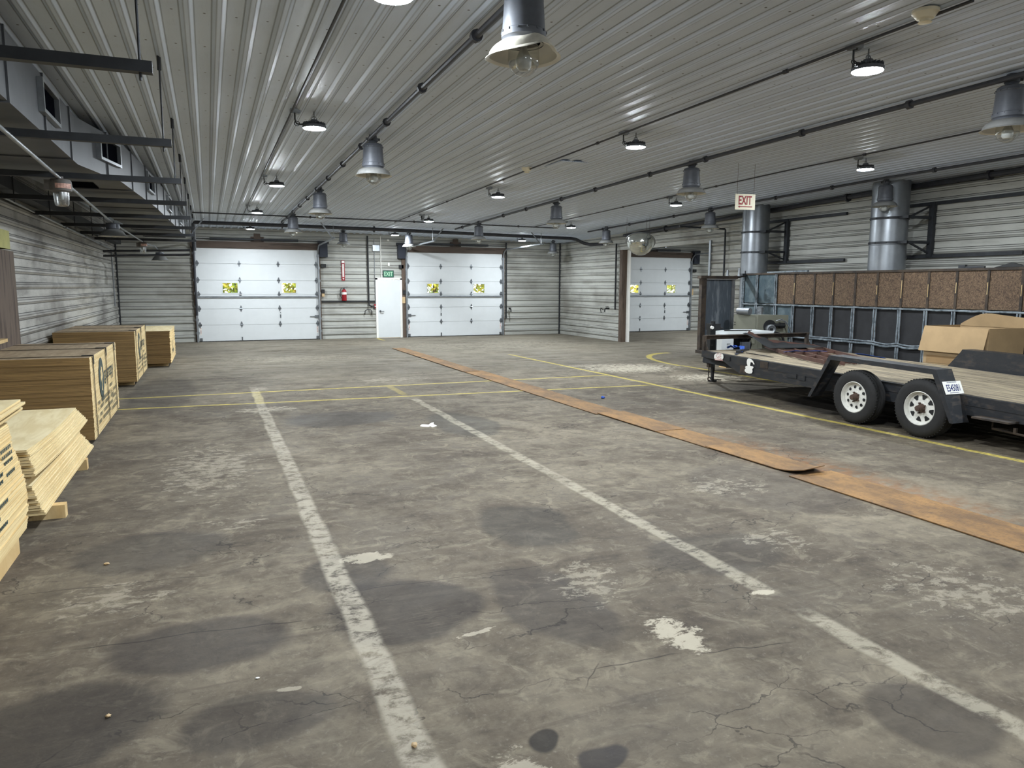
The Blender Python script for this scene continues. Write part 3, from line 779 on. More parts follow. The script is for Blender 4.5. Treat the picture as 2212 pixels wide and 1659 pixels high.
# smoke detectors, ceiling patch
def detector(px, lab):
    p = oncz(*px); r = empty('smoke_detector', (p.x, p.y, p.z-.012), lab, 'smoke detector', 'smoke detectors')
    mb = MB(); mb.lathe([(0, 0), (.085, 0), (.085, -.02), (.07, -.035)], (p.x, p.y, p.z-.012), 28); mb.build('base_ring', M['cream'], r)
    mb = MB(); mb.lathe([(.07, -.035), (.055, -.055), (.035, -.06), (.035, -.075), (.045, -.08), (0, -.085)], (p.x, p.y, p.z-.012), 28); mb.build('sensor_head', M['cream'], r)
detector((2000, 18), 'cream round smoke detector near the top right corner')
detector((1138, 360), 'small cream smoke detector in the middle of the ceiling')
p = oncz(1222, 352); mb = MB(); mb.bx(p.x-.22, p.x+.22, p.y-.3, p.y+.3, p.z-.032, p.z-.02)
single('ceiling_patch', mb, M['ceil'], 'flat square steel patch screwed over the ceiling ribs', 'panel')

# ---------------------------------------------------------------- conduits along the ceiling
def run(name, pts, r, mat, label, cat='conduit', clips=0, group=None):
    mb = MB(); mb.tube(pts, r, 10)
    if clips:
        for a, b in zip(pts, pts[1:]):
            a, b = Vector(a), Vector(b); L = (b-a).length; k = int(L/clips)
            d = (b-a).normalized()
            for i in range(1, k+1):
                q = a+d*(i*clips-.3); mb.cyl(q-d*.022, q+d*.022, r*1.75, n=8)
    return single(name, mb, mat, label, cat, group, base=pts[0])
def crun(x0, x1, y0, y1, off, step=3.0):
    n = max(1, int((y1-y0)/step)); return [(x0+(x1-x0)*i/n, y0+(y1-y0)*i/n, cz(x0+(x1-x0)*i/n, y0+(y1-y0)*i/n)-off) for i in range(n+1)]
run('conduit', crun(KEEP[0], 2.02, 1, 22, .07), .026, M['dkpipe'], 'gray conduit running along the left row of old lamps', clips=1.5)
run('conduit', crun(6.58, 7.0, 1, 21.5, .07), .026, M['dkpipe'], 'gray conduit running along the middle row of old lamps', clips=1.5)
run('conduit', crun(11.0, 11.0, 6, 20.5, .07), .024, M['dkpipe'], 'gray conduit running along the right row of old lamps', clips=1.5)
run('conduit', crun(.88, .92, 2, 20, .045), .011, M['dkpipe'], 'thin conduit joining the left row of LED lights')
run('conduit', crun(4.66, 4.9, 3.5, 20.5, .045), .011, M['dkpipe'], 'thin conduit joining the middle row of LED lights', clips=2)
run('conduit', crun(8.75, 8.95, 3, 20, .045), .011, M['dkpipe'], 'thin conduit joining the right row of LED lights', clips=2)
a = [ony(px, py, 20.0) for px, py in ((415, 459), (520, 462), (760, 472), (1000, 487), (1205, 498))]
run('conduit', [(q.x, 20.0, cz(q.x, 20)-.055) for q in a], .018, M['dkpipe'], 'long thin conduit crossing the ceiling before the back wall', clips=2)
# sprinkler main across the back and along the right wall
yy = 22.3
pts = [(-.30, yy, 2.75), (-.30, yy, 3.47), (-.25, yy, 3.52), (2.4, yy, 3.51), (5.7, yy, 3.48), (9.1, yy, 3.43), (11.3, yy, 3.40), (11.5, yy, 3.38), (11.75, yy-.1, 3.25), (11.95, yy-.2, 3.20), (12.35, yy-.6, 3.22)]
run('sprinkler_pipe', pts, .052, M['dkpipe'], 'thick dark sprinkler pipe crossing the back of the ceiling', 'pipe', clips=2.6)
pts = [(12.36, 20.6, 3.42), (12.36, 17, 3.5), (12.34, 14, 3.58), (12.34, 11, 3.66), (12.34, 8, 3.70), (12.34, 3, 3.70)]
run('sprinkler_pipe', pts, .052, M['dkpipe'], 'thick dark sprinkler pipe along the top of the right wall', 'pipe', clips=2.6)
p = ony(795, 505, YB-.1)
run('drop_pipe', [(5.12, YB-.09, 3.5), (5.12, YB-.09, 1.22), (5.13, YB-.11, 1.13), (5.2, YB-.2, 1.1), (5.27, YB-.2, 1.12), (5.28, YB-.2, 1.0)], .028, M['black'], 'black pipe dropping down the back wall left of the man door', 'pipe')
run('drop_pipe', [(10.24, YB-.09, 3.4), (10.24, YB-.09, .62)], .026, M['black'], 'black pipe dropping down the back wall right of the right loading door', 'pipe')
q = onx(1330, 600, XR-.08)
run('drop_pipe', [(XR-.08, q.y, 3.2), (XR-.08, q.y, 1.05)], .028, M['black'], 'black pipe dropping down the right wall beside the timber post', 'pipe')
run('drop_pipe', [(5.57, YB-.07, 3.5), (5.57, YB-.07, 2.3), (5.58, YB-.07, HM+.03)], .014, M['paper'], 'thin white pipe dropping to the top of the man door', 'pipe')
q = onx(1567, 500, XR-.08)
run('drop_pipe', [(11.0, q.y, 3.30), (XR-.1, q.y, 3.28), (XR-.08, q.y, 3.25), (XR-.08, q.y, 2.0)], .024, M['dark'], 'dark pipe bending down the right wall beside the farther silver duct', 'pipe')
for px, lab, wall in (((1622, 700), '', 0),): pass
def valve(p, n, lab):
    r = empty('hose_valve', p, lab, 'valve', 'hose valves'); n = Vector(n); s_ = Vector((0, 0, 1)).cross(n)
    mb = MB(); mb.cyl(p, p+n*.12, .03); mb.tube([p+n*.1, p+n*.16-Vector((0, 0, .02)), p+n*.17-Vector((0, 0, .12))], .022, 8); mb.build('valve_body', M['black'], r)
    mb = MB(); mb.beam(p+n*.08-s_*.09+Vector((0, 0, .05)), p+n*.08+s_*.09+Vector((0, 0, .06)), .02, .012); mb.build('valve_handle', M['rustb'], r)
valve(Vector((10.36, YB-.1, .98)), (0, -1, 0), 'black hose valve on the back wall by the right loading door')
q = onx(1317, 660, XR-.06)
valve(Vector((XR-.08, q.y, 1.08)), (-1, 0, 0), 'black hose valve on the right wall left of the timber post')
mb = MB(); q = onx(1305, 660, XR-.05); mb.tube([(XR-.03, q.y+.1, 1.02), (XR-.12, q.y+.1, 1.08), (XR-.16, q.y+.05, 1.04), (XR-.16, q.y, .92)], .014, 8); single('wall_hook', mb, M['black'], 'bent black hook on the right wall beside the hose valve', 'hook')
mb = MB(); mb.tube([(4.98, YB-.06, .82), (4.98, YB-.12, .95), (5.05, YB-.12, .99), (5.16, YB-.12, .99), (5.21, YB-.12, .95), (5.21, YB-.06, .82)], .014, 8); single('wall_hook', mb, M['dark'], 'bent metal hook on the back wall below the drop pipe', 'hook')

# ---------------------------------------------------------------- fittings on the back wall between the doors
mb = MB(); mb.bx(D1[1]+.12, MD[0]-.05, YB-.07, YB-.015, 1.24, 1.29)
single('bumper_rail', mb, M['black'], 'black horizontal rail on the back wall under the fire extinguisher', 'rail')
ex = 4.28
r = empty('fire_extinguisher', (ex, YB-.11, 1.30), 'red fire extinguisher hanging on the back wall', 'fire extinguisher')
mb = MB(); mb.lathe([(0, 0), (.075, 0), (.082, .012), (.082, .30), (.07, .345), (.04, .375), (.025, .385)], (ex, YB-.11, 1.30), 24); cy = mb.build('cylinder', M['red'], r)
mb = MB(); mb.lathe([(.0825, .21), (.0835, .21), (.0835, .29), (.0825, .29)], (ex, YB-.11, 1.30), 24); mb.build('label_sleeve', M['paper'], cy)
mb = MB(); mb.cyl((ex, YB-.11, 1.68), (ex, YB-.11, 1.73), .022); mb.beam((ex-.02, YB-.11, 1.75), (ex+.12, YB-.11, 1.77), .02, .012); mb.beam((ex, YB-.11, 1.73), (ex+.1, YB-.11, 1.72), .02, .012); mb.build('valve_handle', M['dark'], r)
mb = MB(); mb.tube([(ex-.01, YB-.11, 1.72), (ex-.09, YB-.11, 1.73), (ex-.13, YB-.11, 1.64), (ex-.135, YB-.11, 1.5), (ex-.11, YB-.12, 1.42), (ex-.09, YB-.13, 1.40)], .011, 8); mb.build('hose', M['black'], r)
sx = 4.28
r = empty('fire_extinguisher_sign', (sx, YB-.04, 1.98), 'tall narrow red and white sign above the fire extinguisher', 'sign')
mb = MB(); mb.bx(sx-.055, sx+.055, YB-.045, YB-.025, 1.98, 2.66); bd = mb.build('sign_board', M['signred'], r)
mb = MB(); mb.bx(sx-.028, sx+.028, YB-.048, YB-.045, 2.10, 2.54); mb.bx(sx-.045, sx+.045, YB-.048, YB-.045, 2.57, 2.64)
mb.prism([(-.03, .045), (.03, .045), (0, 0)], (sx, YB-.045, 2.01), (1, 0, 0), (0, 0, 1), (0, -.003, 0)); mb.build('white_band', M['paper'], bd)
mb = MB(); k = 0
for ch in 'EXTINGUISHER': mb.text(ch, (sx, YB-.0495, 2.525-k*.0365), (1, 0, 0), (0, 0, 1), .036, center=True, sx=1.2); k += 1
k = 0
mb.build('lettering', M['signred'], bd)
gx = ony(839, 592, YB-.05)
r = empty('exit_sign', (gx.x, YB-.05, 2.09), 'green EXIT sign on the wall above the man door', 'exit sign')
mb = MB(); mb.bx(gx.x-.19, gx.x+.19, YB-.06, YB-.025, 2.10, 2.34); bd = mb.build('sign_frame', M['dark'], r)
mb = MB(); mb.bx(gx.x-.172, gx.x+.172, YB-.064, YB-.06, 2.118, 2.322); fc = mb.build('sign_face', M['green'], r)
mb = MB(); mb.text('EXIT', (gx.x, YB-.066, 2.22), (1, 0, 0), (0, 0, 1), .21, center=True, sx=.72, bold=.012); mb.build('lettering', M['palegreen'], fc)
def wallbox(name, px, sz, mat, lab, cat, depth=.06):
    q = ony(px[0], px[1], YB-.03); mb = MB(); mb.bx(q.x-sz[0]/2, q.x+sz[0]/2, YB-.02-depth, YB-.018, q.z-sz[1]/2, q.z+sz[1]/2)
    return single(name, mb, mat, lab, cat)
wallbox('wall_box', (839, 571), (.06, .10), M['paper'], 'small white box on the wall above the green exit sign', 'box')
wallbox('wall_box', (812, 536), (.24, .20), M['galv'], 'gray electrical box high on the wall above the man door', 'box')
q = ony(698, 633, YB-.05); r = empty('push_button_station', (q.x, YB-.05, q.z-.12), 'black and beige push button station right of the left loading door', 'switch')
mb = MB(); mb.bx(q.x-.05, q.x+.05, YB-.09, YB-.018, q.z-.01, q.z+.12); mb.build('button_box', M['black'], r)
mb = MB(); mb.bx(q.x-.045, q.x+.045, YB-.07, YB-.018, q.z-.12, q.z-.012); mb.build('lower_box', M['beige'], r)
q = ony(811, 661, YB-.05); r = empty('fire_alarm_pull', (q.x, YB-.05, q.z-.07), 'small red fire alarm pull beside the man door', 'alarm pull')
mb = MB(); mb.bx(q.x-.05, q.x+.05, YB-.075, YB-.018, q.z-.07, q.z+.06); bdy = mb.build('alarm_box', M['red'], r)
mb = MB(); mb.bx(q.x-.035, q.x+.035, YB-.085, YB-.075, q.z-.02, q.z+.0); mb.build('pull_bar', M['paper'], bdy)
run('conduit', [(q.x, YB-.04, q.z+.06), (q.x, YB-.04, 3.4)], .011, M['galv'], 'thin gray conduit rising from the red fire alarm pull')
wallbox('wall_box', (871, 648), (.10, .22), M['beige'], 'beige box on the timber strip between man door and right loading door', 'box', .1)
wallbox('wall_box', (872, 631), (.09, .13), M['black'], 'black switch box on the timber strip right of the man door', 'box', .11)
wallbox('wall_box', (838, 519), (.07, .05), M['paper'], 'tiny pale box hanging by a cable high before the back wall', 'box', .05)
q = ony(1497, 632, YB-.05); wallbox('wall_box', (1494, 631), (.11, .26), M['beige'], 'beige switch box right of the side bay loading door', 'box', .05)
mb = MB(); a = ony(1492, 620, YB-.04); mb.bx(a.x+.05, a.x+.75, YB-.05, YB-.02, a.z-.02, a.z+.02)
single('bumper_rail', mb, M['black'], 'short black rail on the wall right of the side bay loading door', 'rail')

# the corner post of pipes left of the first loading door
run('pipe_post', [(-.34, 23.9, 0.9), (-.34, 23.9, 3.60)], .035, M['dkpipe'], 'dark vertical pipe left of the left loading door', 'pipe')
mb = MB(); q = ony(416, 500, 24.4); mb.lathe([(0, 0), (.05, .01), (.06, .06), (.045, .16), (.02, .2)], (q.x, q.y, q.z-.1), 14); mb.tube([(q.x, q.y, q.z+.08), (q.x+.01, q.y, q.z+.2), (q.x+.06, q.y, q.z+.26), (q.x+.10, q.y, q.z+.2)], .015, 8)
mb.cyl((q.x, q.y, q.z-.45), (q.x, q.y, q.z-.1), .014); single('alarm_horn', mb, M['beige'], 'small beige horn fitting with a bent pipe at the left door corner', 'fitting')

# ---------------------------------------------------------------- hanging sign and dome mirror
a, b = ony(1590, 452, 9.5), ony(1628, 452, 9.5); zt_ = ony(1609, 419, 9.5).z; zb_ = a.z
ctr = (a+b)/2; u = Vector((.985, -.17, 0)).normalized(); nrm = Vector((-.17, -.985, 0)).normalized(); w = (b.x-a.x)
r = empty('hanging_exit_sign', (ctr.x, ctr.y, zb_), 'cream hanging sign with red EXIT and an arrow pointing left', 'exit sign')
mb = MB(); o = Vector((ctr.x, ctr.y, zb_)); mb.prism([(-w/2, 0), (w/2, 0), (w/2, zt_-zb_), (-w/2, zt_-zb_)], o-nrm*.006, u, (0, 0, 1), nrm*.006); bd = mb.build('sign_board', M['cream'], r)
hh = zt_-zb_
mb = MB(); mb.text('EXIT', o+nrm*.002+Vector((0, 0, hh*.60)), u, (0, 0, 1), hh*.78, sx=.60, center=True, bold=.022)
mb.face([o+nrm*.002+u*(c*w)+Vector((0, 0, d*hh)) for c, d in ((-.36, .19), (-.26, .26), (-.26, .215), (.36, .215), (.36, .165), (-.26, .165), (-.26, .12))]); mb.build('lettering', M['signred'], bd)
for s_ in (-1, 1):
    mb = MB(); e = o+u*(s_*w*.42); mb.cyl((e.x, e.y, zt_-.01), (e.x, e.y, cz(e.x, e.y)), .0025, n=6); mb.build('hanging_wire', M['dark'], r)
p = onx(1383, 528, 10.6); R = Matrix.Rotation(math.radians(22), 3, 'Y') @ Matrix.Rotation(math.radians(-25), 3, 'X')
r = empty('dome_mirror', p, 'tilted silvery half dome mirror hanging by wires before the side bay', 'mirror')
RR = .37
mb = MB(); mb.lathe([(RR, .10), (RR*.985, .08), (RR*.94, .0), (RR*.82, -.10), (RR*.62, -.19), (RR*.35, -.245), (0, -.262)], p, 40, R); M['mirror'] = plain('silvered_acrylic', srgb(214, 216, 210), .12, .92, .05); mb.build('dome', M['mirror'], r)
mb = MB(); mb.lathe([(RR-.005, .10), (RR+.022, .105), (RR+.022, .085), (RR-.005, .08)], p, 40, R); mb.build('rim', M['galv'], r)
mb = MB(); mb.lathe([(RR, .098), (0, .098)], p, 40, R); mb.build('backing_disc', M['paper'], r)
for a in (.5, 2.6, 4.7):
    q = p+R @ Vector((RR*math.cos(a), RR*math.sin(a), .1)); mb = MB(); mb.cyl(q, (q.x, q.y, cz(q.x, q.y)), .003, n=6); mb.build('hanging_wire', M['dark'], r)

# ---------------------------------------------------------------- left side: air duct, hangers, lights
path = [(-6.0, -1.20), (5.0, -1.20), (8.9, -1.18), (10.2, -.90), (13.3, -.70), (17.0, -.57), (20.3, -.48), (21.2, -.47)]
def face_x(y):
    for (y0, x0), (y1, x1) in zip(path, path[1:]):
        if y0 <= y <= y1: return x0+(x1-x0)*(y-y0)/(y1-y0)
ZB, ZT = 3.02, 3.50
r = empty('air_duct', (-1.7, 9, ZB), 'long galvanised air duct under the ceiling along the left wall', 'air duct')
mb = MB(); ring = []
W_ = .95
for (y, x) in path: ring.append([(x, y, ZB), (x, y, ZT), (x-W_, y, ZT), (x-W_, y, ZB)])
k = len(ring); vs = [p for q in ring for p in q]
fs = [(i*4+j, i*4+(j+1) % 4, (i+1)*4+(j+1) % 4, (i+1)*4+j) for i in range(k-1) for j in range(4)]+[(3, 2, 1, 0), tuple((k-1)*4+j for j in range(4))]
mb.add(vs, fs); mb.build('duct_shell', M['ductm'], r)
for y in [1.2+1.22*i for i in range(17)]:
    x = face_x(y); mb = MB(); t = .014
    mb.bx(x-W_-t, x+t, y-.012, y+.012, ZB-t, ZT+t); mb.build('duct_seam', M['ductm'], r)
for (ya, yb) in ((4.6, 5.25), (7.1, 7.8), (9.45, 10.1), (12.2, 12.85), (15.2, 15.85), (18.2, 18.85)):
    xa, xb = face_x(ya), face_x(yb); u = Vector((xb-xa, yb-ya, 0)); L = u.length; u.normalize(); nn = Vector((u.y, -u.x, 0)); o = Vector((xa, ya, 0))
    mb = MB(); z0, z1 = 3.17, 3.44; t = .03
    for (c0, c1, d0, d1) in ((0, L, z0, z0+t), (0, L, z1-t, z1), (0, t, z0+t, z1-t), (L-t, L, z0+t, z1-t)):
        mb.prism([(c0, d0), (c1, d0), (c1, d1), (c0, d1)], o, u, (0, 0, 1), nn*.045)
    fr = mb.build('register_frame', M['galv'], r, weld=True)
    mb = MB(); mb.prism([(t, z0+t), (L-t, z0+t), (L-t, z1-t), (t, z1-t)], o, u, (0, 0, 1), nn*.006); mb.build('register_opening', M['hole'], fr)
for y in (6.1, 10.6):
    x = face_x(y); mb = MB(); mb.bx(x-.75, x-.35, y-.25, y+.25, ZB-.012, ZB-.004); mb.build('bottom_grille', M['hole'], r)
STR = [4.55, 6.82, 9.2, 11.6, 14.0, 16.4, 18.7, 20.9]
for i, y in enumerate(STR):
    zz = 2.94
    r = empty('strut_hanger', (-.28, y, zz), 'dark steel strut on hanger rods under the air duct, %s from the viewer' % ['first', 'second', 'third', 'fourth', 'fifth', 'sixth', 'seventh', 'eighth'][i], 'strut', 'duct hanger struts')
    mb = MB(); mb.bx(XL+.05, -.22, y-.03, y+.03, zz-.03, zz+.03); mb.build('strut_channel', M['dark'], r)
    for x in (-.28, -2.3):
        mb = MB(); mb.cyl((x, y, zz-.07), (x, y, cz(x, y)), .007, n=8); mb.cyl((x, y, cz(x, y)-.12), (x, y, cz(x, y)-.01), .016, n=8); mb.build('hanger_rod', M['dark'], r)
# conduit slung below the struts, with lights
C0 = [(-1.22, 3.0, 2.87), (-1.33, 7.8, 2.87), (-1.36, 8.9, 2.86)]
LP = [onz(130, 388, 2.86), onz(243, 482, 2.86), onz(308, 523, 2.86)]
run('conduit', [(-1.20, 3.0, 2.87)]+[(p.x, p.y, 2.87) for p in LP]+[(LP[2].x, 21.3, 2.87)], .016, M['galv'], 'pale conduit slung under the struts above the plywood')
def jar_light(p, lab, tilt):
    r = empty('pendant_jar_lamp', p, lab, 'lamp', 'glass jar lights')
    mb = MB(); mb.lathe([(0, 0), (.09, 0), (.10, -.02), (.105, -.07), (.10, -.115), (.07, -.13)], p, 28); mb.bx(p.x-.14, p.x+.02, p.y-.04, p.y+.04, p.z-.11, p.z-.01); mb.cyl((p.x, p.y, p.z+.03), (p.x, p.y, p.z), .03); mb.build('cast_housing', M['rustgray'], r)
    mb = MB()
    for k in range(6):
        a0, a1 = -1.9+k*.25, -1.9+(k+1)*.25
        mb.face([(p.x+.108*math.cos(a0), p.y+.108*math.sin(a0), p.z-.095), (p.x+.108*math.cos(a1), p.y+.108*math.sin(a1), p.z-.095), (p.x+.108*math.cos(a1), p.y+.108*math.sin(a1), p.z-.045), (p.x+.108*math.cos(a0), p.y+.108*math.sin(a0), p.z-.045)])
    mb.build('rating_label', M['pinkl'], r)
    mb = MB(); mb.lathe([(.072, -.12), (.072, -.16), (.066, -.24), (.058, -.262), (.03, -.27), (0, -.27)], p, 28); mb.build('glass_jar', M['jar'], r)
    mb = MB(); mb.lathe([(.02, -.12), (.025, -.17), (.02, -.2), (0, -.21)], p, 14); mb.build('bulb', M['frost'], r)
    return r
M['jar'] = glass('milky_jar_glass', (.74, .76, .76), .34, .25); M['rustgray'] = worn('rusty_cast_gray', srgb(104, 100, 97), srgb(98, 74, 62), .58, .68, 6, .6); M['pinkl'] = plain('reddish_label', srgb(196, 156, 144), .6, 0, .25, 40)
def bell_light(p, lab):
    r = empty('pendant_bell_lamp', p, lab, 'lamp', 'bell shade lights')
    mb = MB(); mb.lathe([(0, 0), (.105, 0), (.11, -.02), (.11, -.09), (.08, -.11)], p, 28); mb.cyl((p.x, p.y, p.z+.03), (p.x, p.y, p.z), .03)
    for k in range(5): mb.box((p.x+.03+.02*k-.02, p.y-.088, p.z-.05), (.008, .012, .06))
    mb.build('cast_housing', M['grayp'], r)
    mb = MB(); mb.lathe([(.085, -.095), (.15, -.125), (.195, -.19), (.235, -.228), (.23, -.228), (.19, -.19), (.145, -.13), (.08, -.10)], p, 36, mis=[0]*3+[1]*4); mb.build('bell_shade', [M['shade'], M['enamin']], r)
    mb = MB(); mb.lathe([(.05, -.11), (.058, -.19), (.055, -.225), (.03, -.24), (0, -.243)], p, 24); mb.build('glass_jar', M['globe'], r)
jar_light(LP[0], 'jar shaped lamp with a red label hanging under the struts on the left', 0)
bell_light(LP[1], 'bell shaped light hanging above the plywood stacks on the left')
jar_light(LP[2], 'tilted jar shaped light far down the left wall', .2)
p = onz(345, 545, 2.72); bell_light(p, 'far bell shaped light in front of the left back corner')
run('conduit', [(LP[2].x, LP[2].y, 2.84), (p.x-.05, (p.y+LP[2].y)/2, 2.83), (p.x, p.y, 2.74), (p.x, p.y, 2.73)], .013, M['galv'], 'short bent conduit between the two farthest left lights')
mb = MB(); mb.beam((XL+.17, 2.5, 3.12), (XL+.17, 24.7, 3.08), .20, .17); single('cable_trunking', mb, M['dark'], 'dark square trunking along the top of the left wall', 'trunking')
run('conduit', [(XL+.07, 3, 2.98), (XL+.07, 12, 2.97), (XL+.07, 24, 2.82), (XL+.07, 24.1, 1.2)], .02, M['galv'], 'pale conduit along the top of the left wall', clips=2.5)
mb = MB()
for dz in (0, .12): mb.cyl((XL+.1, 21.9, 2.55+dz), (-.4, 21.9, 2.62+dz), .03, n=8)
single('cross_pipe', mb, M['dkpipe'], 'pair of dark pipes crossing in front of the left back corner', 'pipe')
r = None
# galvanised round ducts by the right wall, each with straps and a steel bracket
def round_duct(px, rad, z0, lab, ys, zs):
    c = onx(px, 480, 11.93)
    r = empty('round_duct', (c.x, c.y, z0), lab, 'air duct', 'round silver ducts')
    mb = MB(); mb.lathe([(rad, 0), (rad, 3.75-z0)], (c.x, c.y, z0), 48); mb.build('duct_pipe', M['shiny'], r)
    for z in zs:
        mb = MB(); mb.lathe([(rad+.001, z-.022), (rad+.01, z-.022), (rad+.01, z+.022), (rad+.001, z+.022)], (c.x, c.y, 0), 48)
        for k in range(10):
            a = 2*PI*k/10; mb.box((c.x+(rad+.012)*math.cos(a), c.y+(rad+.012)*math.sin(a), z), (.016, .016, .016))
        mb.build('strap', M['dark'], r)
    mb = MB(); mb.lathe([(rad+.001, 2.585), (rad+.004, 2.58), (rad+.001, 2.575)], (c.x, c.y, 0), 48); mb.build('seam', M['shiny'], r)
    rr = empty('duct_bracket', (XR-.05, c.y-.5, 2.3), 'dark steel bracket holding the '+lab.split(',')[0]+' to the wall', 'bracket')
    y0 = c.y-rad-.12
    mb = MB(); mb.bx(XR-.10, XR-.03, y0-.10, y0, 2.36, 3.36); mb.build('upright', M['dark'], rr)
    for z in (2.37, 3.33):
        mb = MB(); mb.bx(XR-.075, XR-.025, y0-1.75, c.y+.4, z-.03, z+.03); mb.build('wall_rail', M['dark'], rr)
    for z in zs:
        mb = MB(); mb.bx(c.x-.1, XR-.05, y0-.06, y0-.01, z-.025, z+.025); mb.bx(c.x-.12, c.x-.08, y0-.06, c.y-rad+.03, z-.025, z+.025); mb.build('arm', M['dark'], rr)
    mb = MB(); mb.beam((XR-.06, y0-.03, 2.42), (c.x-.05, y0-.03, zs[0]), .03, .03); mb.build('diagonal_brace', M['dark'], rr)
    mb = MB(); mb.beam((XR-.06, y0-.03, 3.30), (c.x-.05, y0-.03, zs[1]), .03, .03); mb.build('diagonal_brace', M['dark'], rr)
round_duct(1633, .305, 1.0, 'farther silver duct, standing behind the blue-gray panels', 0, (2.60, 3.06))
round_duct(1921, .325, 1.0, 'nearer silver duct, behind the chip board panels', 0, (2.62, 3.07))
# ---------------------------------------------------------------- plywood
def bundle(x0, x1, y0, y1, z0, z1, jit, seed, root, skew=None, t=.0165):
    """one bundle of sheets: a single closed body whose edges step in and out sheet by sheet"""
    rnd = random.Random(seed); n = max(2, round((z1-z0)/t)); rings = []
    for i in range(n):
        a, b, c, d = [rnd.uniform(-jit, jit) for _ in range(4)]
        sx, sy = skew(i/n) if skew else (0, 0)
        za, zb = z0+(z1-z0)*i/n, z0+(z1-z0)*(i+1)/n
        for z in (za, zb): rings.append([(x0+a+sx, y0+c+sy, z), (x1+b+sx, y0+c+sy, z), (x1+b+sx, y1+d+sy, z), (x0+a+sx, y1+d+sy, z)])
    mb = MB(); k = len(rings)
    mb.v = [p for q in rings for p in q]
    for i in range(k-1):
        for j in range(4):
            mb.f.append([i*4+j, i*4+(j+1) % 4, (i+1)*4+(j+1) % 4, (i+1)*4+j]); mb.m.append(1 if j in (0, 2) else 0)
    mb.f += [[3, 2, 1, 0], [(k-1)*4+j for j in range(4)]]; mb.m += [2, 2]
    return mb
def skid(x0, x1, ys, z1, root):
    for y in ys:
        mb = MB(); mb.bx(x0+.02, x1+.005, y-.045, y+.045, 0, z1); mb.build('skid_board', M['pine'], root)
def printed(root, body, x, y0, y1, z0, z1, scale=1.0):
    """logo, name and rows of small print on the long face that looks into the hall"""
    L = y1-y0; Hh = z1-z0
    def at(a, b): return Vector((x+.006, y0+L*a, z0+Hh*b))
    mb = MB(); c = at(.33, .66); ry, rz = L*.085, Hh*.265
    n = 40; pts = [c+Vector((0, ry*math.cos(2*PI*i/n), rz*math.sin(2*PI*i/n))) for i in range(n)]
    mb.face(pts, 0)
    tree = [(-.25, -.75), (-.05, -.45), (-.1, -.1), (-.5, -.25), (-.62, .05), (-.42, .2), (-.55, .45), (-.2, .5), (-.1, .78), (.18, .6), (.45, .65), (.42, .35), (.66, .2), (.5, -.05), (.22, -.1), (.16, -.5), (.3, -.85)]
    mb.face([c+Vector((.0015, ry*a*.95, rz*b)) for a, b in [(a*.78+.04, b*.8) for a, b in tree]], 1)
    for i in range(7): mb.face([c+Vector((.001, ry*(-.55+i*.16), rz*q)) for q in (-.86, -1.22+.05*(i % 3))]+[c+Vector((.001, ry*(-.47+i*.16), rz*q)) for q in (-1.2+.05*(i % 2), -.86)], 0)
    mb.build('logo_print', [M['ink'], M['plyside']], body)
    mb = MB(); o = at(.44, .60); mb.text('guarapy', o, (0, 1, 0), (0, 0, 1), Hh*.26, 0, sx=L*.42/(Hh*.26)/3.6, bold=.012); mb.build('name_print', M['ink'], body)
    mb = MB(); rnd = random.Random(int(y0*10))
    rows = [(.16, .36, .29, .62), (.16, .29, .42, .78), (.14, .20, .3, .70), (.16, .12, .34, .60), (.66, .34, .80, .92), (.62, .44, .70, .74), (.70, .25, .78, .93), (.70, .17, .80, .92), (.66, .10, .78, .90)]
    for (a0, b0, s_, a1) in rows:
        a = a0
        while a < a1:
            w = rnd.uniform(.012, .022)
            p = at(a, b0); hh_ = Hh*.045
            for k in range(2): mb.face([p+Vector((0, L*q, hh_*s2)) for q, s2 in ((k*w*.55, 0), (k*w*.55+.006, 0), (k*w*.55+.006, 1), (k*w*.55, 1))])
            mb.face([p+Vector((0, L*q, hh_*s2)) for q, s2 in ((0, .85), (w*.6, .85), (w*.6, 1), (0, 1))] if rnd.random() < .6 else [p+Vector((0, L*q, hh_*s2)) for q, s2 in ((0, 0), (w*.6, 0), (w*.6, .15), (0, .15))])
            a += w+(.05 if rnd.random() < .16 else .004)
    mb.build('small_print', M['inkf'], body)
def straps(body, x0, x1, z0, z1, ys, w=.016):
    for y in ys:
        mb = MB(); mb.bx(x0, x1+.010, y-w, y+w, z1+.003, z1+.007); mb.bx(x1+.008, x1+.012, y-w, y+w, z0, z1+.007)
        mb.build('strap', M['band'], body)
        mb = MB(); mb.bx(x1-.10, x1+.014, y-w-.012, y+w+.012, z1+.007, z1+.012); mb.bx(x1+.012, x1+.017, y-w-.012, y+w+.012, z1-.09, z1+.012); mb.build('corner_guard', M['black'], body)
PX0 = XL+.10
def stack(name, x1, y0, y1, z0, z1, lab, jit, seed, ys_strap, top='plytop', logo=True, side='plyside'):
    r = empty('plywood_stack', ((PX0+x1)/2, (y0+y1)/2, 0), lab, 'plywood stack', 'plywood stacks along the left wall')
    body = bundle(PX0, x1, y0, y1, z0, z1, jit, seed, r).build('sheet_bundle', [M[side], M['plyend'], M[top]], r, smooth=False)
    skid(PX0, x1-.08, (y0+.35, (y0+y1)/2, y1-.35), z0, r)
    if ys_strap: straps(body, PX0, x1, z0, z1, ys_strap)
    if logo: printed(r, body, x1, y0, y1, z0, z1)
    return r, body
s2, b2 = stack('a', -1.26, 9.30, 11.78, .05, .985, 'strapped plywood stack with the large dark logo, second from the viewer', .0025, 3, (9.50, 10.62, 11.50))
s3, b3 = stack('b', -1.24, 14.45, 16.92, .09, .985, 'strapped plywood stack behind the one with the large logo, third from the viewer', .0025, 5, (14.62, 15.7, 16.75))
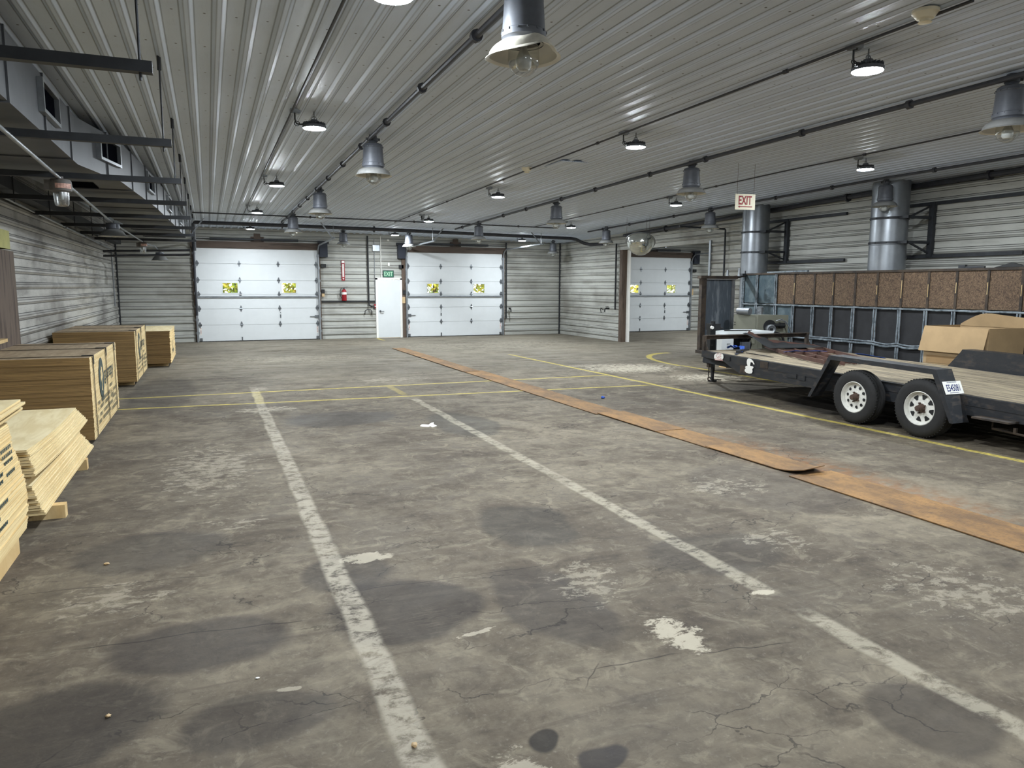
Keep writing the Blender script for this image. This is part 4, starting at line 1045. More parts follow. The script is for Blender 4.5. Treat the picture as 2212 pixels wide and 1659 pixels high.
s4, b4 = stack('c', -.83, 17.75, 20.2, .09, .80, 'smallest and farthest plywood stack, without straps, near the left back corner', .009, 8, (), 'plyface', False)
mb = MB(); mb.face([(-.817, 18.6+a, .25+b) for a, b in ((0, 0), (.5, .03), (.5, .09), (.12, .08), (.1, .30), (0, .3))]); mb.build('stamped_mark', M['inkf'], b4)
# the nearest stack: a tied bundle
YA0, YA1 = 3.45, 5.90
r1 = empty('plywood_stack', (-1.85, 4.7, 0), 'nearest plywood stack, tall and cut off by the left edge of the picture', 'plywood stack', 'plywood stacks along the left wall')
sk = lambda t: (.05*math.sin(t*5)*.4+.03*(1-t), -.10+.16*(1-abs(t-.35)))
b1 = bundle(PX0, -1.28, YA0, YA1-.05, .10, .86, .006, 11, r1, sk).build('sheet_bundle', [M['plyside'], M['plyend'], M['plyface']], r1, smooth=False)
mb = MB(); mb.bx(PX0, -1.25, YA0+.2, 5.62, 0, .10); mb.build('skid_board', M['osb2'] if 'osb2' in M else M['pine'], r1)
XS1 = lambda z: -1.28+.02*math.sin((z-.10)/.76*5)+.03*(1-(z-.10)/.76)+.0085
rnd = random.Random(4)
for (y0_, z0_, n_) in ((4.95, .62, 9), (5.0, .58, 10), (5.05, .54, 8), (5.5, .70, 6), (5.5, .66, 6), (5.52, .62, 5), (4.9, .46, 7), (5.0, .42, 9), (5.05, .30, 6), (5.5, .55, 5), (4.95, .36, 5)):
    mb = MB()
    for k in range(n_):
        y_ = y0_+k*.045; xx = XS1(z0_+.012)
        mb.face([(xx, y_, z0_), (xx, y_+.032, z0_), (xx, y_+.032, z0_+.024), (xx, y_, z0_+.024)])
    mb.build('printed_row', M['ink'], b1)
mb = MB(); mb.tube([(XS1(z_)+.004, y_, z_) for y_, z_ in ((4.86, .85), (4.87, .7), (4.88, .5), (4.89, .3), (4.9, .11))], .006, 6); mb.build('tie_cord', M['black'], b1)
mb = MB(); n_ = 6
for k in range(n_):
    za, zb = .20+.22*k/n_, .20+.22*(k+1)/n_; ia, ib = .025*math.sin(k*2.1), .025*math.sin((k+1)*2.1)
    mb.add([(XS1(za), 4.70+ia, za), (XS1(za), 4.94+ib, za), (XS1(zb), 4.94+ib*1.3, zb), (XS1(zb), 4.70+ib, zb)], [(0, 1, 2, 3)])
mb.build('green_spray_mark', plain('green_spray', srgb(124, 150, 116), .8, 0, .25, 30), b1)
# loose sheets: every sheet its own board
ORD = ['top', 'second', 'third', 'fourth', 'fifth', 'sixth', 'seventh', 'eighth', 'ninth', 'tenth', 'eleventh', 'twelfth', 'thirteenth', 'fourteenth']
def board(x0, x1, y0, y1, zf, t, lab, grp, face='plyface'):
    """a sheet that follows the sagging height zf(y)"""
    mb = MB(); N = 10; vs = []
    for i in range(N+1):
        y_ = y0+(y1-y0)*i/N; z = zf(i/N)
        vs += [(x0, y_, z), (x1, y_, z), (x1, y_, z+t), (x0, y_, z+t)]
    fs = []; mi = []
    for i in range(N):
        b = i*4
        fs += [(b, b+4, b+5, b+1), (b+1, b+5, b+6, b+2), (b+2, b+6, b+7, b+3), (b+3, b+7, b+4, b)]; mi += [1, 0, 1, 0]
    fs += [(0, 1, 2, 3), (N*4+3, N*4+2, N*4+1, N*4)]; mi += [0, 0]
    mb.v = vs; mb.f = [list(f) for f in fs]; mb.m = mi
    return single('plywood_sheet', mb, [M['plyside'], M[face]], lab, 'plywood sheet', grp, base=(x0, y0, zf(0)), smooth=False)
t = .0170
rnd = random.Random(21)
for i in range(5):                                        # loose ones on the nearest stack
    k = 4-i
    board(PX0+.02, -1.25+rnd.uniform(-.03, .03)+(.02 if i > 2 else 0), YA0+.02*i, 6.02-.03*i+rnd.uniform(-.02, .02), lambda q, k=i: .88+k*(t+.006)+.015*q, t, '%s loose plywood sheet on the nearest stack at the left edge' % ORD[k], 'loose sheets on the nearest stack')
NU = 10
for i in range(NU):                                       # the slumped upper pile in the gap
    k = NU-1-i; ya, yb = 6.10+rnd.uniform(-.02, .02), 8.58-.042*i+rnd.uniform(-.01, .01)
    board(PX0+.03, -1.22-.004*i+rnd.uniform(-.006, .006), ya, yb, lambda q, i=i: .412+i*(t+.0030)-.06*math.sin(q*PI)*.5-.02*q, t, '%s sheet of the upper slumped pile between the nearest and logo stacks' % ORD[k], 'upper slumped pile of sheets')
NL = 12
for i in range(NL):                                       # and the lower one
    k = NL-1-i; ya, yb = 6.12+rnd.uniform(-.02, .02), 8.62-.030*i+rnd.uniform(-.008, .008)
    board(PX0+.03, -1.19-.006*i+rnd.uniform(-.006, .006), ya, yb, lambda q, i=i: .105+i*(t+.0025), t, '%s sheet of the lower pile between the nearest and logo stacks' % ORD[k], 'lower pile of sheets')
for y_, lab in ((6.42, 'near'), (8.05, 'far')):
    mb = MB(); mb.bx(PX0+.1, -1.10 if lab == 'near' else -1.17, y_-.045, y_+.045, 0, .104); single('wood_block', mb, M['pine'], 'pale timber runner under the %s end of the lower sheet pile' % lab, 'timber')
mb = MB(); zz_ = .105+NL*(t+.0025)
for yy_ in (6.4, 8.0): 
    mb = MB(); mb.bx(PX0+.1, -1.30, yy_-.04, yy_+.04, zz_, .412-(.055 if yy_ > 7 else .028)*.9); single('spacer_board', mb, M['pine'], 'timber spacer between the two slumped sheet piles, %s one' % ('far' if yy_ > 7 else 'near'), 'timber')
mb = MB(); mb.beam((-2.47, 9.42, 1.06), (-2.40, 10.9, 1.10), .04, .09, (1, 0, 0)); single('leaning_board', mb, M['pine'], 'narrow pale board leaning on the left wall above the logo stack', 'board')

# ---------------------------------------------------------------- steel plates over the floor trench
PL = [(.6, 5.26, 5.05, 5.58, 'nearest'), (5.22, 6.62, 5.10, 5.52, 'second'), (6.55, 7.62, 5.07, 5.50, 'third'), (7.55, 9.0, 5.04, 5.48, 'fourth'), (8.95, 14.6, 4.97, 5.40, 'fifth'), (14.5, 20.8, 4.88, 5.24, 'farthest')]
for i, (ya, yb, xa, xb, w) in enumerate(PL):
    mb = MB(); N = 14; vs = []; th = .008
    for k in range(N+1):
        q = k/N; y_ = ya+(yb-ya)*q; dx = -.07*q if i == 4 else (-.03*q if i == 0 else -.04*q if i == 5 else -.02*q)
        zl = .004+.006*(i % 2); zr = zl
        if i == 1: lift = max(0, 1-q*5); zl += .035*lift**2+.01*lift; zr += .055*lift**2+.012*lift
        cut = .10*max(0, 1-q*6) if i == 1 else 0
        vs += [(xa+dx+cut*.6, y_, zl), (xb+dx-cut, y_, zr), (xb+dx-cut, y_, zr+th), (xa+dx+cut*.6, y_, zl+th)]
    fs = []
    for k in range(N):
        b = k*4; fs += [(b, b+4, b+5, b+1), (b+1, b+5, b+6, b+2), (b+2, b+6, b+7, b+3), (b+3, b+7, b+4, b)]
    fs += [(0, 1, 2, 3), (N*4+3, N*4+2, N*4+1, N*4)]
    mb.add(vs, fs)
    lab = {0: 'nearest rusty orange tread plate on the floor, cut off by the right edge', 1: 'rusty floor plate with a lifted, curled near end', 5: 'farthest rusty floor plate, ending before the right loading door'}.get(i, '%s rusty steel floor plate counting from the viewer' % w)
    single('floor_plate', mb, M['rustplate'], lab, 'steel plate', 'rusty steel floor plates', base=(xa, ya, 0), smooth=False)

# small litter
def blob(px, s, mat, lab, cat, seed, name):
    rnd = random.Random(seed); p = onz(*px); bm = bmesh.new(); bmesh.ops.create_icosphere(bm, subdivisions=2, radius=1)
    mb = MB(); vs = [p+Vector((v.co.x*s[0]*rnd.uniform(.8, 1.15), v.co.y*s[1]*rnd.uniform(.8, 1.15), (v.co.z+.9)*s[2]*rnd.uniform(.85, 1.1))) for v in bm.verts]
    mb.add(vs, [[v.index for v in f.verts] for f in bm.faces]); bm.free()
    single(name, mb, mat, lab, cat, base=p)
p = onz(926, 921); mb = MB()
for poly in ([(-.10, .05, .0), (-.065, .085, .03), (-.01, .05, .035), (.02, .02, .012), (.0, -.035, .0), (-.06, -.02, .02)], [(.0, .03, .012), (.055, .075, .03), (.09, .08, .02), (.072, .02, .028), (.095, -.05, .004), (.03, -.07, .0)]):
    mb.prism([(a, b) for a, b, c in poly], p+Vector((0, 0, .004)), (1, 0, .12), (0, 1, .18), (0, 0, .004))
single('crumpled_paper', mb, M['paper'], 'crumpled white paper scrap on the floor by the second white line', 'paper scrap', base=p)
blob((1302, 861), (.035, .035, .022), M['blue'], 'small blue cap lying between the rusty plates and the yellow line', 'cap', 3, 'bottle_cap')
blob((234, 1549), (.012, .010, .007), M['beige'], 'small pale stone on the floor at the lower left', 'stone', 5, 'stone')
blob((895, 1613), (.012, .014, .010), M['beige'], 'small tan stone on the white line at the bottom edge', 'stone', 6, 'stone')
blob((230, 1220), (.018, .012, .008), M['beige'], 'small pale chip on the floor right of the nearest plywood stack', 'stone', 8, 'stone')
blob((556, 1466), (.010, .006, .004), M['paper'], 'tiny white chip on the floor left of the white line', 'stone', 9, 'stone')
# ---------------------------------------------------------------- flat bed trailer
XA, XB = 8.03, 10.40                                   # outer faces of the two side rails
def dk(y): return .675-.024*(10.65-y)
tr = empty('flatbed_trailer', (9.2, 7.4, 0), 'black tandem axle flatbed trailer with a weathered wooden deck', 'trailer')
side = [(10.66, dk(10.66)+.0), (10.66, dk(10.66)-.11), (10.06, dk(10.06)-.12), (9.66, .385), (8.6, .345), (4.0, .345-.02), (4.0, dk(4.0))]
for nm, x in (('side_rail', XA), ('side_rail', XB-.07)):
    mb = MB(); mb.prism(side, (x, 0, 0), (0, 1, 0), (0, 0, 1), (.07, 0, 0))
    if x == XA:
        for y_, z_, s_ in ((9.93, -.05, .05), (8.45, -.13, .09), (8.25, -.14, .06)): mb.bx(x-.012, x, y_-s_, y_+s_, dk(y_)+z_-.05, dk(y_)+z_+.02)
        mb.beam((x-.004, 9.7, dk(9.7)-.125), (x-.004, 4.0, dk(4)-.10), .008, .006)
    mb.build(nm, M['blackb'], tr)
mb = MB()
for (a, b, c, d) in ((9.62, 9.42, .40, .53), (9.15, 8.98, dk(9.1)-.11, dk(9.1)-.01)): mb.bx(XA-.006, XA, b, a, c, d)
mb.build('rust_patch', M['rustb'], tr)
mb = MB(); mb.bx(XA+.07, XB-.07, 10.59, 10.66, dk(10.6)-.12, dk(10.6)+.0); mb.build('front_crossmember', M['blackb'], tr)
mb = MB(); mb.beam((XA+.02, 10.62, .53), (XA+.55, 9.5, .36), .06, .10); mb.beam((XA+.5, 10.5, .50), (XA+.5, 4.2, .37), .08, .16); mb.beam((XB-.5, 10.5, .50), (XB-.5, 4.2, .37), .08, .16)
for y_ in (9.8, 8.9, 8.0, 7.1, 6.2, 5.3, 4.5): mb.bx(XA+.07, XB-.07, y_-.03, y_+.03, dk(y_)-.13, dk(y_)-.05)
mb.build('under_frame', M['dark'], tr)
npl = 13; w_ = (XB-.06-(XA+.06))/npl; rnd = random.Random(5)
for i in range(npl):
    xa = XA+.06+i*w_+.003; xb = xa+w_-.006; e = rnd.uniform(-.002, .002)
    mb = MB(); y0_, y1_ = 4.0, 10.60
    vs = []
    for y_ in (y0_, y1_):
        z = dk(y_)+.004+e; vs += [(xa, y_, z-.045), (xb, y_, z-.045), (xb, y_, z), (xa, y_, z)]
    mb.add(vs, [(0, 1, 2, 3), (7, 6, 5, 4), (0, 4, 5, 1), (1, 5, 6, 2), (2, 6, 7, 3), (3, 7, 4, 0)]); mb.build('deck_plank', M['deck'], tr)
# front rail
yr = 10.74
mb = MB(); mb.bx(8.12, 10.55, yr-.03, yr+.03, .925, .94); mb.bx(8.12, 10.55, yr+.022, yr+.032, .86, .94); mb.build('front_rail', M['rustb'], tr)
for x_ in (8.14, 10.50):
    mb = MB(); mb.bx(x_-.025, x_+.025, yr-.03, yr+.03, dk(yr)-.08, .925); mb.prism([(0, 0), (.10, 0), (0, .17)], (x_-.004, yr-.03, dk(yr)), (0, -1, 0), (0, 0, 1), (.008, 0, 0)); mb.build('rail_post', M['rustb'], tr)
# tongue, jack, chain
mb = MB(); mb.beam((8.45, 10.66, .50), (8.80, 11.40, .44), .06, .08); mb.beam((9.6, 10.66, .50), (8.88, 11.40, .44), .06, .08); mb.bx(8.66, 8.92, 11.34, 11.44, .36, .47); mb.build('tongue', M['blackb'], tr)
mb = MB(); mb.cyl((8.84, 11.38, .02), (8.84, 11.38, .48), .032); mb.cyl((8.84, 11.38, .0), (8.84, 11.38, .02), .085); mb.cyl((8.84, 11.38, .20), (8.84, 11.38, .48), .042); jk = mb.build('jack_leg', M['blackb'], tr)
mb = MB(); mb.beam((8.86, 11.36, .035), (9.0, 11.32, .03), .03, .02); mb.build('jack_foot_tab', M['rustb'], jk)
mb = MB()
for k in range(9):
    c_ = Vector((8.73, 11.35, .30-.028*k)); R_ = Matrix.Rotation(PI/2*(k % 2), 3, 'Z')
    mb.tube([c_+R_ @ Vector((.012*math.cos(a), 0, .022*math.sin(a))) for a in [j*PI/5 for j in range(10)]], .0045, 6, closed=True)
mb.tube([Vector((8.75+.028*math.cos(a), 11.36, .06+.034*math.sin(a))) for a in [j*PI/6 for j in range(11)]], .011, 8)
mb.bx(8.70, 8.76, 11.32, 11.38, .28, .40)
mb.build('safety_chain', M['rustb'], tr)
# fenders
def fender(x0, x1, inner):
    path = [(7.86, .26), (7.52, .865), (5.93, .835), (5.67, .25)]
    mb = MB(); t_ = .010; k = len(path)
    vs = []
    for (y_, z_) in path: vs += [(x0, y_, z_), (x1, y_, z_)]
    nrm_ = [(.87, .49), (.5, .87), (-.5, .87), (-.9, .4)]
    for (y_, z_), (a, b) in zip(path, nrm_): vs += [(x0, y_+a*t_, z_+b*t_), (x1, y_+a*t_, z_+b*t_)]
    fs = []
    for i in range(k-1):
        fs += [(2*i, 2*i+1, 2*i+3, 2*i+2), (2*k+2*i, 2*k+2*i+2, 2*k+2*i+3, 2*k+2*i+1), (2*i, 2*i+2, 2*k+2*i+2, 2*k+2*i), (2*i+1, 2*k+2*i+1, 2*k+2*i+3, 2*i+3)]
    fs += [(0, 2*k, 2*k+1, 1), (2*k-2, 2*k-1, 4*k-1, 4*k-2)]
    mb.add(vs, fs)
    xo = x0 if inner > 0 else x1-.012
    lip = [(7.86, .26), (7.52, .865), (5.93, .835), (5.67, .25), (5.71, .25), (5.965, .785), (7.495, .815), (7.82, .26)]
    mb.prism(lip, (xo, 0, 0), (0, 1, 0), (0, 0, 1), (.012, 0, 0))
    f_ = mb.build('fender', M['blackb'], tr)
    return f_
fn_ = fender(7.77, 8.03, 1); ff_ = fender(XB-.01, XB+.22, -1)
mb = MB(); mb.prism([(7.86, .45), (7.52, .865), (5.93, .835), (5.70, .45)], (XB-.015, 0, 0), (0, 1, 0), (0, 0, 1), (.012, 0, 0)); mb.build('fender_inner_plate', M['blackb'], ff_)
# licence plate on the sloping back of the near fender
u_ = Vector((1, 0, 0)); v_ = Vector((0, 5.93-5.67, .835-.25)).normalized(); n_ = Vector((0, -1, .42)).normalized()
o_ = Vector((7.785, 5.80, .50)); o_ = Vector((7.79, 5.67, .25))+v_*.34
mb = MB(); mb.prism([(0, 0), (.30, 0), (.30, .155), (0, .155)], o_+n_*.016, u_, v_, n_*.004); pl_ = mb.build('licence_plate', M['paper'], fn_)
mb = MB(); mb.text('E545081', o_+u_*.15+v_*.075+n_*.022, u_, v_, .115, sx=.58, center=True, bold=.012)
for k in range(9): mb.face([o_+n_*.022+u_*(.07+.018*k+a)+v_*(.138+b) for a, b in ((0, 0), (.010, 0), (.010, .009), (0, .009))])
for k in range(12): mb.face([o_+n_*.022+u_*(.075+.0125*k+a)+v_*(.012+b) for a, b in ((0, 0), (.008, 0), (.008, .008), (0, .008))])
mb.build('plate_lettering', M['navyt'], pl_)
# wheels
def wheel(x_out, y_, s_, holes):
    """x_out: outer face; s_=+1 when the wheel extends to +x from its outer face"""
    Rz = Matrix(((0, 0, s_), (0, 1, 0), (-s_, 0, 0))) if False else Matrix(((0, 0, 1), (1, 0, 0), (0, 1, 0)))
    def L_(r_, d_): return (r_, d_*s_)
    c_ = (x_out, y_, .355)
    mb = MB(); pr = [(.205, .012), (.215, .000), (.24, -.003), (.285, -.004), (.318, .002), (.340, .018), (.350, .030), (.354, .05), (.348, .052), (.348, .060), (.355, .062), (.355, .092), (.349, .094), (.349, .102), (.355, .104), (.355, .134), (.349, .136), (.349, .144), (.355, .146), (.354, .17), (.342, .195), (.30, .212), (.21, .205)]
    mb.lathe([L_(r_, d_) for r_, d_ in pr], c_, 56, Rz)
    for k in range(56):
        a = 2*PI*k/56
        p_ = Vector(c_)+Rz @ Vector((.350*math.cos(a), .350*math.sin(a), .035*s_)); mb.box(p_, (.022, .014, .008), Matrix.Rotation(0, 3, 'X') if False else (Rz @ Matrix.Rotation(a, 3, 'Z') @ Rz.transposed()))
    ti = mb.build('tire', M['rubber'], tr)
    mb = MB(); pr = [(.207, .008), (.200, .004), (.196, .014), (.186, .030), (.180, .055), (.155, .060), (.120, .050), (.078, .052), (.074, .048), (.045, .048), (.0, .048)]
    mb.lathe([L_(r_, d_) for r_, d_ in pr], c_, 48, Rz)
    n_h = 10 if holes == 'round' else 8
    for k in range(n_h):
        a = 2*PI*(k+.25)/n_h
        if holes == 'round': sh = [(.134+.021*math.cos(b), .021*math.sin(b)) for b in [j*PI/7 for j in range(14)]]
        else: sh = [(.106, -.012), (.106, .012), (.150, .034), (.160, .030), (.163, 0), (.160, -.030), (.150, -.034)]
        pts = []
        for (rr, tt) in sh:
            q = Vector((rr*math.cos(a)-tt*math.sin(a), rr*math.sin(a)+tt*math.cos(a), (.0575 if rr > .14 else .052)*s_-.004*s_)); pts.append(Vector(c_)+Rz @ q)
        mb.face(pts, 1)
    mb.build('rim', [M['rimw'], M['black']], ti)
    mb = MB(); mb.lathe([L_(r_, d_) for r_, d_ in ((.058, .05), (.052, .035), (.040, .02), (.036, -.02), (.030, -.028), (0, -.03))], c_, 20, Rz)
    for k in range(5):
        a = 2*PI*k/5; q0 = Vector(c_)+Rz @ Vector((.062*math.cos(a), .062*math.sin(a), .05*s_)); q1 = Vector(c_)+Rz @ Vector((.062*math.cos(a), .062*math.sin(a), .022*s_)); mb.cyl(q0, q1, .011, n=6)
    mb.build('hub', M['hub'], ti)
wheel(7.79, 7.10, 1, 'round'); wheel(7.79, 6.13, 1, 'tri'); wheel(XB+.20, 7.10, -1, 'round'); wheel(XB+.20, 6.13, -1, 'tri')
mb = MB(); mb.cyl((7.95, 7.10, .355), (XB+.05, 7.10, .355), .04); mb.cyl((7.95, 6.13, .355), (XB+.05, 6.13, .355), .04); mb.beam((8.09, 6.3, .44), (8.09, 6.95, .44), .05, .05); mb.build('axle', M['dark'], tr)
mb = MB(); mb.prism([(0, 0), (.42, .0), (.42, .02), (0, .02)], (7.86, 5.52, .335), (0, -1, .0), (0, 0, 1), (.17, 0, 0)); mb.build('step_board', M['rustb'], tr)
mb = MB(); mb.tube([(7.98, 5.35, .31), (7.98, 5.35, .24), (7.98, 4.85, .215), (7.98, 4.85, .30)], .014, 6); mb.beam((7.98, 5.1, .225), (7.98, 5.1, .29), .03, .03); mb.build('tool_bracket', M['rustb'], tr)
# stickers
XS = XA-.0135
def sticker(px, name, mat, par=None, dx=0, mi=0):
    mb = MB(); mb.face([onx(1500+a/11.06, 700+b/11.06, XS-dx) for a, b in px]); return mb.build(name, mat, par or tr)
cx_, cy_ = 582, 780
ov = [(cx_+112*math.copysign(abs(math.cos(a))**.6, math.cos(a)), cy_+80*math.copysign(abs(math.sin(a))**.75, math.sin(a))) for a in [k*2*PI/28 for k in range(28)]]
st = sticker(ov, 'oval_sticker', M['paper'])
a_ = onx(1500+500/11.06, 700+790/11.06, XS-.003); b_ = onx(1500+670/11.06, 700+790/11.06, XS-.003)
mb = MB(); c_ = (a_+b_)/2+Vector((0, 0, .02)); mb.text('GE', c_, (0, -1, 0), (0, 0, 1), .12, sx=.95, center=True, bold=.0)
for k in range(2): mb.face([c_+Vector((0, -q, -.062-.016*k+s2)) for q, s2 in ((-.11, 0), (.11, 0), (.11, .008), (-.11, .008))])
mb.build('sticker_lettering', plain('faded_red_print', srgb(206, 160, 156), .6), st)
sticker([(1250, 900), (1260, 850), (1300, 815), (1350, 832), (1400, 880), (1435, 950), (1428, 972), (1408, 962), (1392, 925), (1345, 905), (1335, 960), (1330, 998), (1400, 1012), (1412, 1040), (1385, 1072), (1382, 1095), (1390, 1130), (1370, 1178), (1310, 1187), (1235, 1162), (1200, 1120), (1205, 1082), (1225, 1060), (1212, 1030), (1228, 1002), (1270, 995), (1253, 950)], 'white_sticker', M['paper'])

# ---------------------------------------------------------------- load on the trailer
# brown welded frame: long curved rails and cross bars; one end leans on the front rail
def dkz(p, up): return Vector((p[0], p[1], dk(p[1])+up))
fr = empty('welded_grate', (9.3, 9.6, dk(9.6)), 'brown welded steel frame lying on the front of the trailer deck', 'steel frame')
rails = [[(9.02, 10.66, .975), (9.20, 10.40, .86), (9.10, 10.05, .76)], ]
def curve(a, b, c, n=10):
    a, b, c = Vector(a), Vector(b), Vector(c); return [a*(1-q)**2+b*2*q*(1-q)+c*q*q for q in [i/n for i in range(n+1)]]
R_A = [Vector((9.0, 10.62, .985)), Vector((9.25, 10.52, .84))]+curve((9.28, 10.45, dk(10.45)+.06), (8.75, 9.4, dk(9.4)+.05), (8.55, 8.35, dk(8.35)+.05))
R_B = curve((9.62, 10.40, dk(10.4)+.06), (9.1, 9.4, dk(9.4)+.05), (8.72, 8.15, dk(8.15)+.05))
R_C = curve((9.85, 10.35, dk(10.35)+.06), (9.4, 9.4, dk(9.4)+.05), (9.02, 8.2, dk(8.2)+.05))
R_D = curve((10.22, 10.3, dk(10.3)+.06), (9.85, 9.5, dk(9.5)+.05), (9.4, 8.3, dk(8.3)+.05))
def flatbar(pts, w, h):
    mb = MB(); pts = [Vector(p) for p in pts]
    for a, b in zip(pts, pts[1:]): mb.beam(a, b+(b-a)*.02, w, h)
    return mb
for q in (R_A, R_B, R_C, R_D): flatbar(q, .026, .06).build('curved_rail', M['brown'], fr)
for i in (3, 5, 7, 9):
    mb = MB(); pA, pD = R_A[min(i+2, len(R_A)-1)], R_D[min(i, 10)]; mb.beam(pA, pD, .03, .03); mb.build('cross_bar', M['brown'], fr)
mb = MB(); mb.beam(R_A[-1], R_D[-1], .03, .06); mb.build('end_bar', M['brown'], fr)
mb = MB(); mb.beam(R_A[1], R_D[0], .03, .05); mb.build('end_bar', M['brown'], fr)
# black tarpaulin thrown over its raised end
mb = MB(); N1, N2 = 14, 10
for i in range(N1+1):
    for j in range(N2+1):
        s_, t_ = i/N1, j/N2
        x_ = 8.90+s_*1.12-.06*t_; y_ = 10.64-t_*.78-.10*s_+.02*math.sin(7*s_)
        z_ = .965-.22*s_-.24*t_**1.1*(1-.4*s_)+.03*math.sin(9*s_+2*t_)*(.4+t_)-.05*s_*t_+.018*math.sin(19*s_+6*t_)
        mb.v.append((x_, y_, max(z_, dk(y_)+.10)))
for i in range(N1):
    for j in range(N2):
        b = i*(N2+1)+j; mb.f.append([b, b+N2+1, b+N2+2, b+1]); mb.m.append(0)
o = single('black_tarp', mb, M['tarp'], 'rumpled black tarp draped over the raised end of the brown frame', 'tarp', base=(9.5, 10.3, dk(10.3)))
md = o.modifiers.new('thick', 'SOLIDIFY'); md.thickness = .006
def ribbon(pts, w, seed=1):
    rnd = random.Random(seed); mb = MB(); pts = [Vector(p) for p in pts]; vs = []
    for i, p in enumerate(pts):
        d = (pts[min(i+1, len(pts)-1)]-pts[max(i-1, 0)]).normalized(); n = d.cross(Vector((0, 0, 1))).normalized(); tw = rnd.uniform(-.5, .5)
        n = n*math.cos(tw)+Vector((0, 0, abs(math.sin(tw)))); vs += [p-n*w/2, p+n*w/2, p+n*w/2+Vector((0, 0, .004)), p-n*w/2+Vector((0, 0, .004))]
    fs = []
    for k in range(len(pts)-1):
        b = k*4; fs += [(b, b+4, b+5, b+1), (b+1, b+5, b+6, b+2), (b+2, b+6, b+7, b+3), (b+3, b+7, b+4, b)]
    e = (len(pts)-1)*4; fs += [(0, 1, 2, 3), (e+3, e+2, e+1, e)]
    return mb.add(vs, fs)
rs = empty('ratchet_strap', (8.6, 10.3, dk(10.3)), 'blue ratchet strap with a black buckle heaped on the front of the deck', 'strap')
zz = .03
ribbon([(8.60, 10.56, .735), (8.66, 10.54, .71), (8.62, 10.50, .765), (8.68, 10.46, .72), (8.70, 10.40, .755), (8.64, 10.34, .71), (8.60, 10.30, .735), (8.58, 10.24, .71), (8.50, 10.18, .70), (8.42, 10.12, .69)], .09, 3).build('webbing', M['blue'], rs)
ribbon([(8.52, 10.58, .71), (8.56, 10.52, .755), (8.60, 10.46, .725), (8.62, 10.38, .745), (8.66, 10.30, .70), (8.60, 10.22, .72)], .08, 4).build('webbing', M['blue'], rs)
mb = MB(); mb.beam((8.46, 10.20, .70), (8.30, 10.02, .695), .07, .035); mb.beam((8.42, 10.10, .715), (8.52, 10.0, .73), .05, .03); mb.cyl((8.36, 10.12, .715), (8.44, 10.04, .715), .02); mb.build('ratchet_buckle', M['black'], rs)
ribbon([(8.36, 10.06, .675), (8.22, 9.95, .672), (8.12, 9.86, .67)], .04, 5).build('webbing', M['navy'], rs)
ribbon([(8.46, 10.0, .675), (8.50, 9.80, .665), (8.52, 9.6, .658), (8.50, 9.4, .652)], .04, 6).build('webbing', M['navy'], rs)
ribbon([(8.86, 9.45, .70), (9.05, 9.40, .715), (9.2, 9.30, .70), (9.4, 9.25, .71)], .05, 7)
o = single('blue_strap', ribbon([(8.82, 9.50, .72), (9.0, 9.45, .735), (9.15, 9.38, .73), (9.32, 9.34, .735), (9.5, 9.26, .73)], .06, 7), M['blue'], 'blue strap lying across the brown steel frame', 'strap')
o = single('blue_strap', ribbon([(10.27, 9.35, dk(9.3)+.012), (10.26, 9.15, dk(9.1)+.016), (10.25, 8.95, dk(8.9)+.012), (10.26, 8.75, dk(8.7)+.010)], .07, 8), M['blue'], 'small blue strap on the far side of the deck above the fender', 'strap')

# ---------------------------------------------------------------- long wall of chip board and black liner panels
XE = 11.58; sc_ = XE/11.4
PY = [y_*sc_ for y_ in (13.64, 13.18, 12.58, 12.05, 11.5, 11.01, 10.48, 9.98, 9.46, 8.94, 8.43, 7.9, 7.37, 6.85, 6.32)]
en = empty('lined_partition', (XE, 10, 0), 'long open frame wall with chip board above and black liner panels below', 'partition')
ZM, ZL, ZT_ = 1.42, .74, 2.10
Y0_, Y1_ = PY[-1], PY[0]
for i, y_ in enumerate(PY):
    up = 'bluesheet' if False else None
    mb = MB(); mb.bx(XE-.03, XE+.02, y_-.022, y_+.022, 0 if i % 2 == 0 else .05, ZT_-.02); mb.build('post', M['rustb'], en)
    mb = MB()
    zs_ = [(.06, ZL-.03), (ZL+.03, ZM-.02)] if i > 2 else [(.06, ZL), (ZL, ZM), (ZM, ZT_-.03)]
    rnd = random.Random(i)
    for (a, b) in zs_:
        for s_ in (-1, 1): mb.tube([(XE-.045, y_+s_*(.024+rnd.uniform(-.006, .006)), a+(b-a)*k/5) for k in range(6)], .016, 6)
    mb.build('foam_strip', M['webgray'], en)
for (z, r_) in ((ZL, .02), (ZL+.045, .016), (ZM-.01, .018)):
    mb = MB(); rnd = random.Random(int(z*100))
    for a, b in zip(PY, PY[1:]):
        if z > 1.3 and False: continue
        sag = .03 if z < 1 and a < 10.5 else .004
        mb.tube([(XE-.05, a+(b-a)*k/5, z-sag*math.sin(PI*k/5)+rnd.uniform(-.004, .004)) for k in range(6)], r_, 6)
    mb.build('foam_strip', M['webgray'], en)
mb = MB(); mb.bx(XE-.04, XE+.03, Y0_-.03, Y1_+.03, ZT_-.03, ZT_+.01); mb.build('top_rail', M['rustb'], en)
for i in range(len(PY)-1):
    a, b = PY[i+1]+.02, PY[i]-.02
    mb = MB(); mb.bx(XE-.01, XE+.006, a, b, .05, ZM-.02); mb.build('liner_panel', M['fabric'] if i > 2 else M['bluesheet'], en)
    mb = MB(); mb.bx(XE-.015, XE+.003, a, b, ZM+.02, ZT_-.03); mb.build('blue_panel' if i < 2 else 'chip_board_panel', M['bluesheet'] if i < 2 else M['osb'], en)
rnd = random.Random(3)
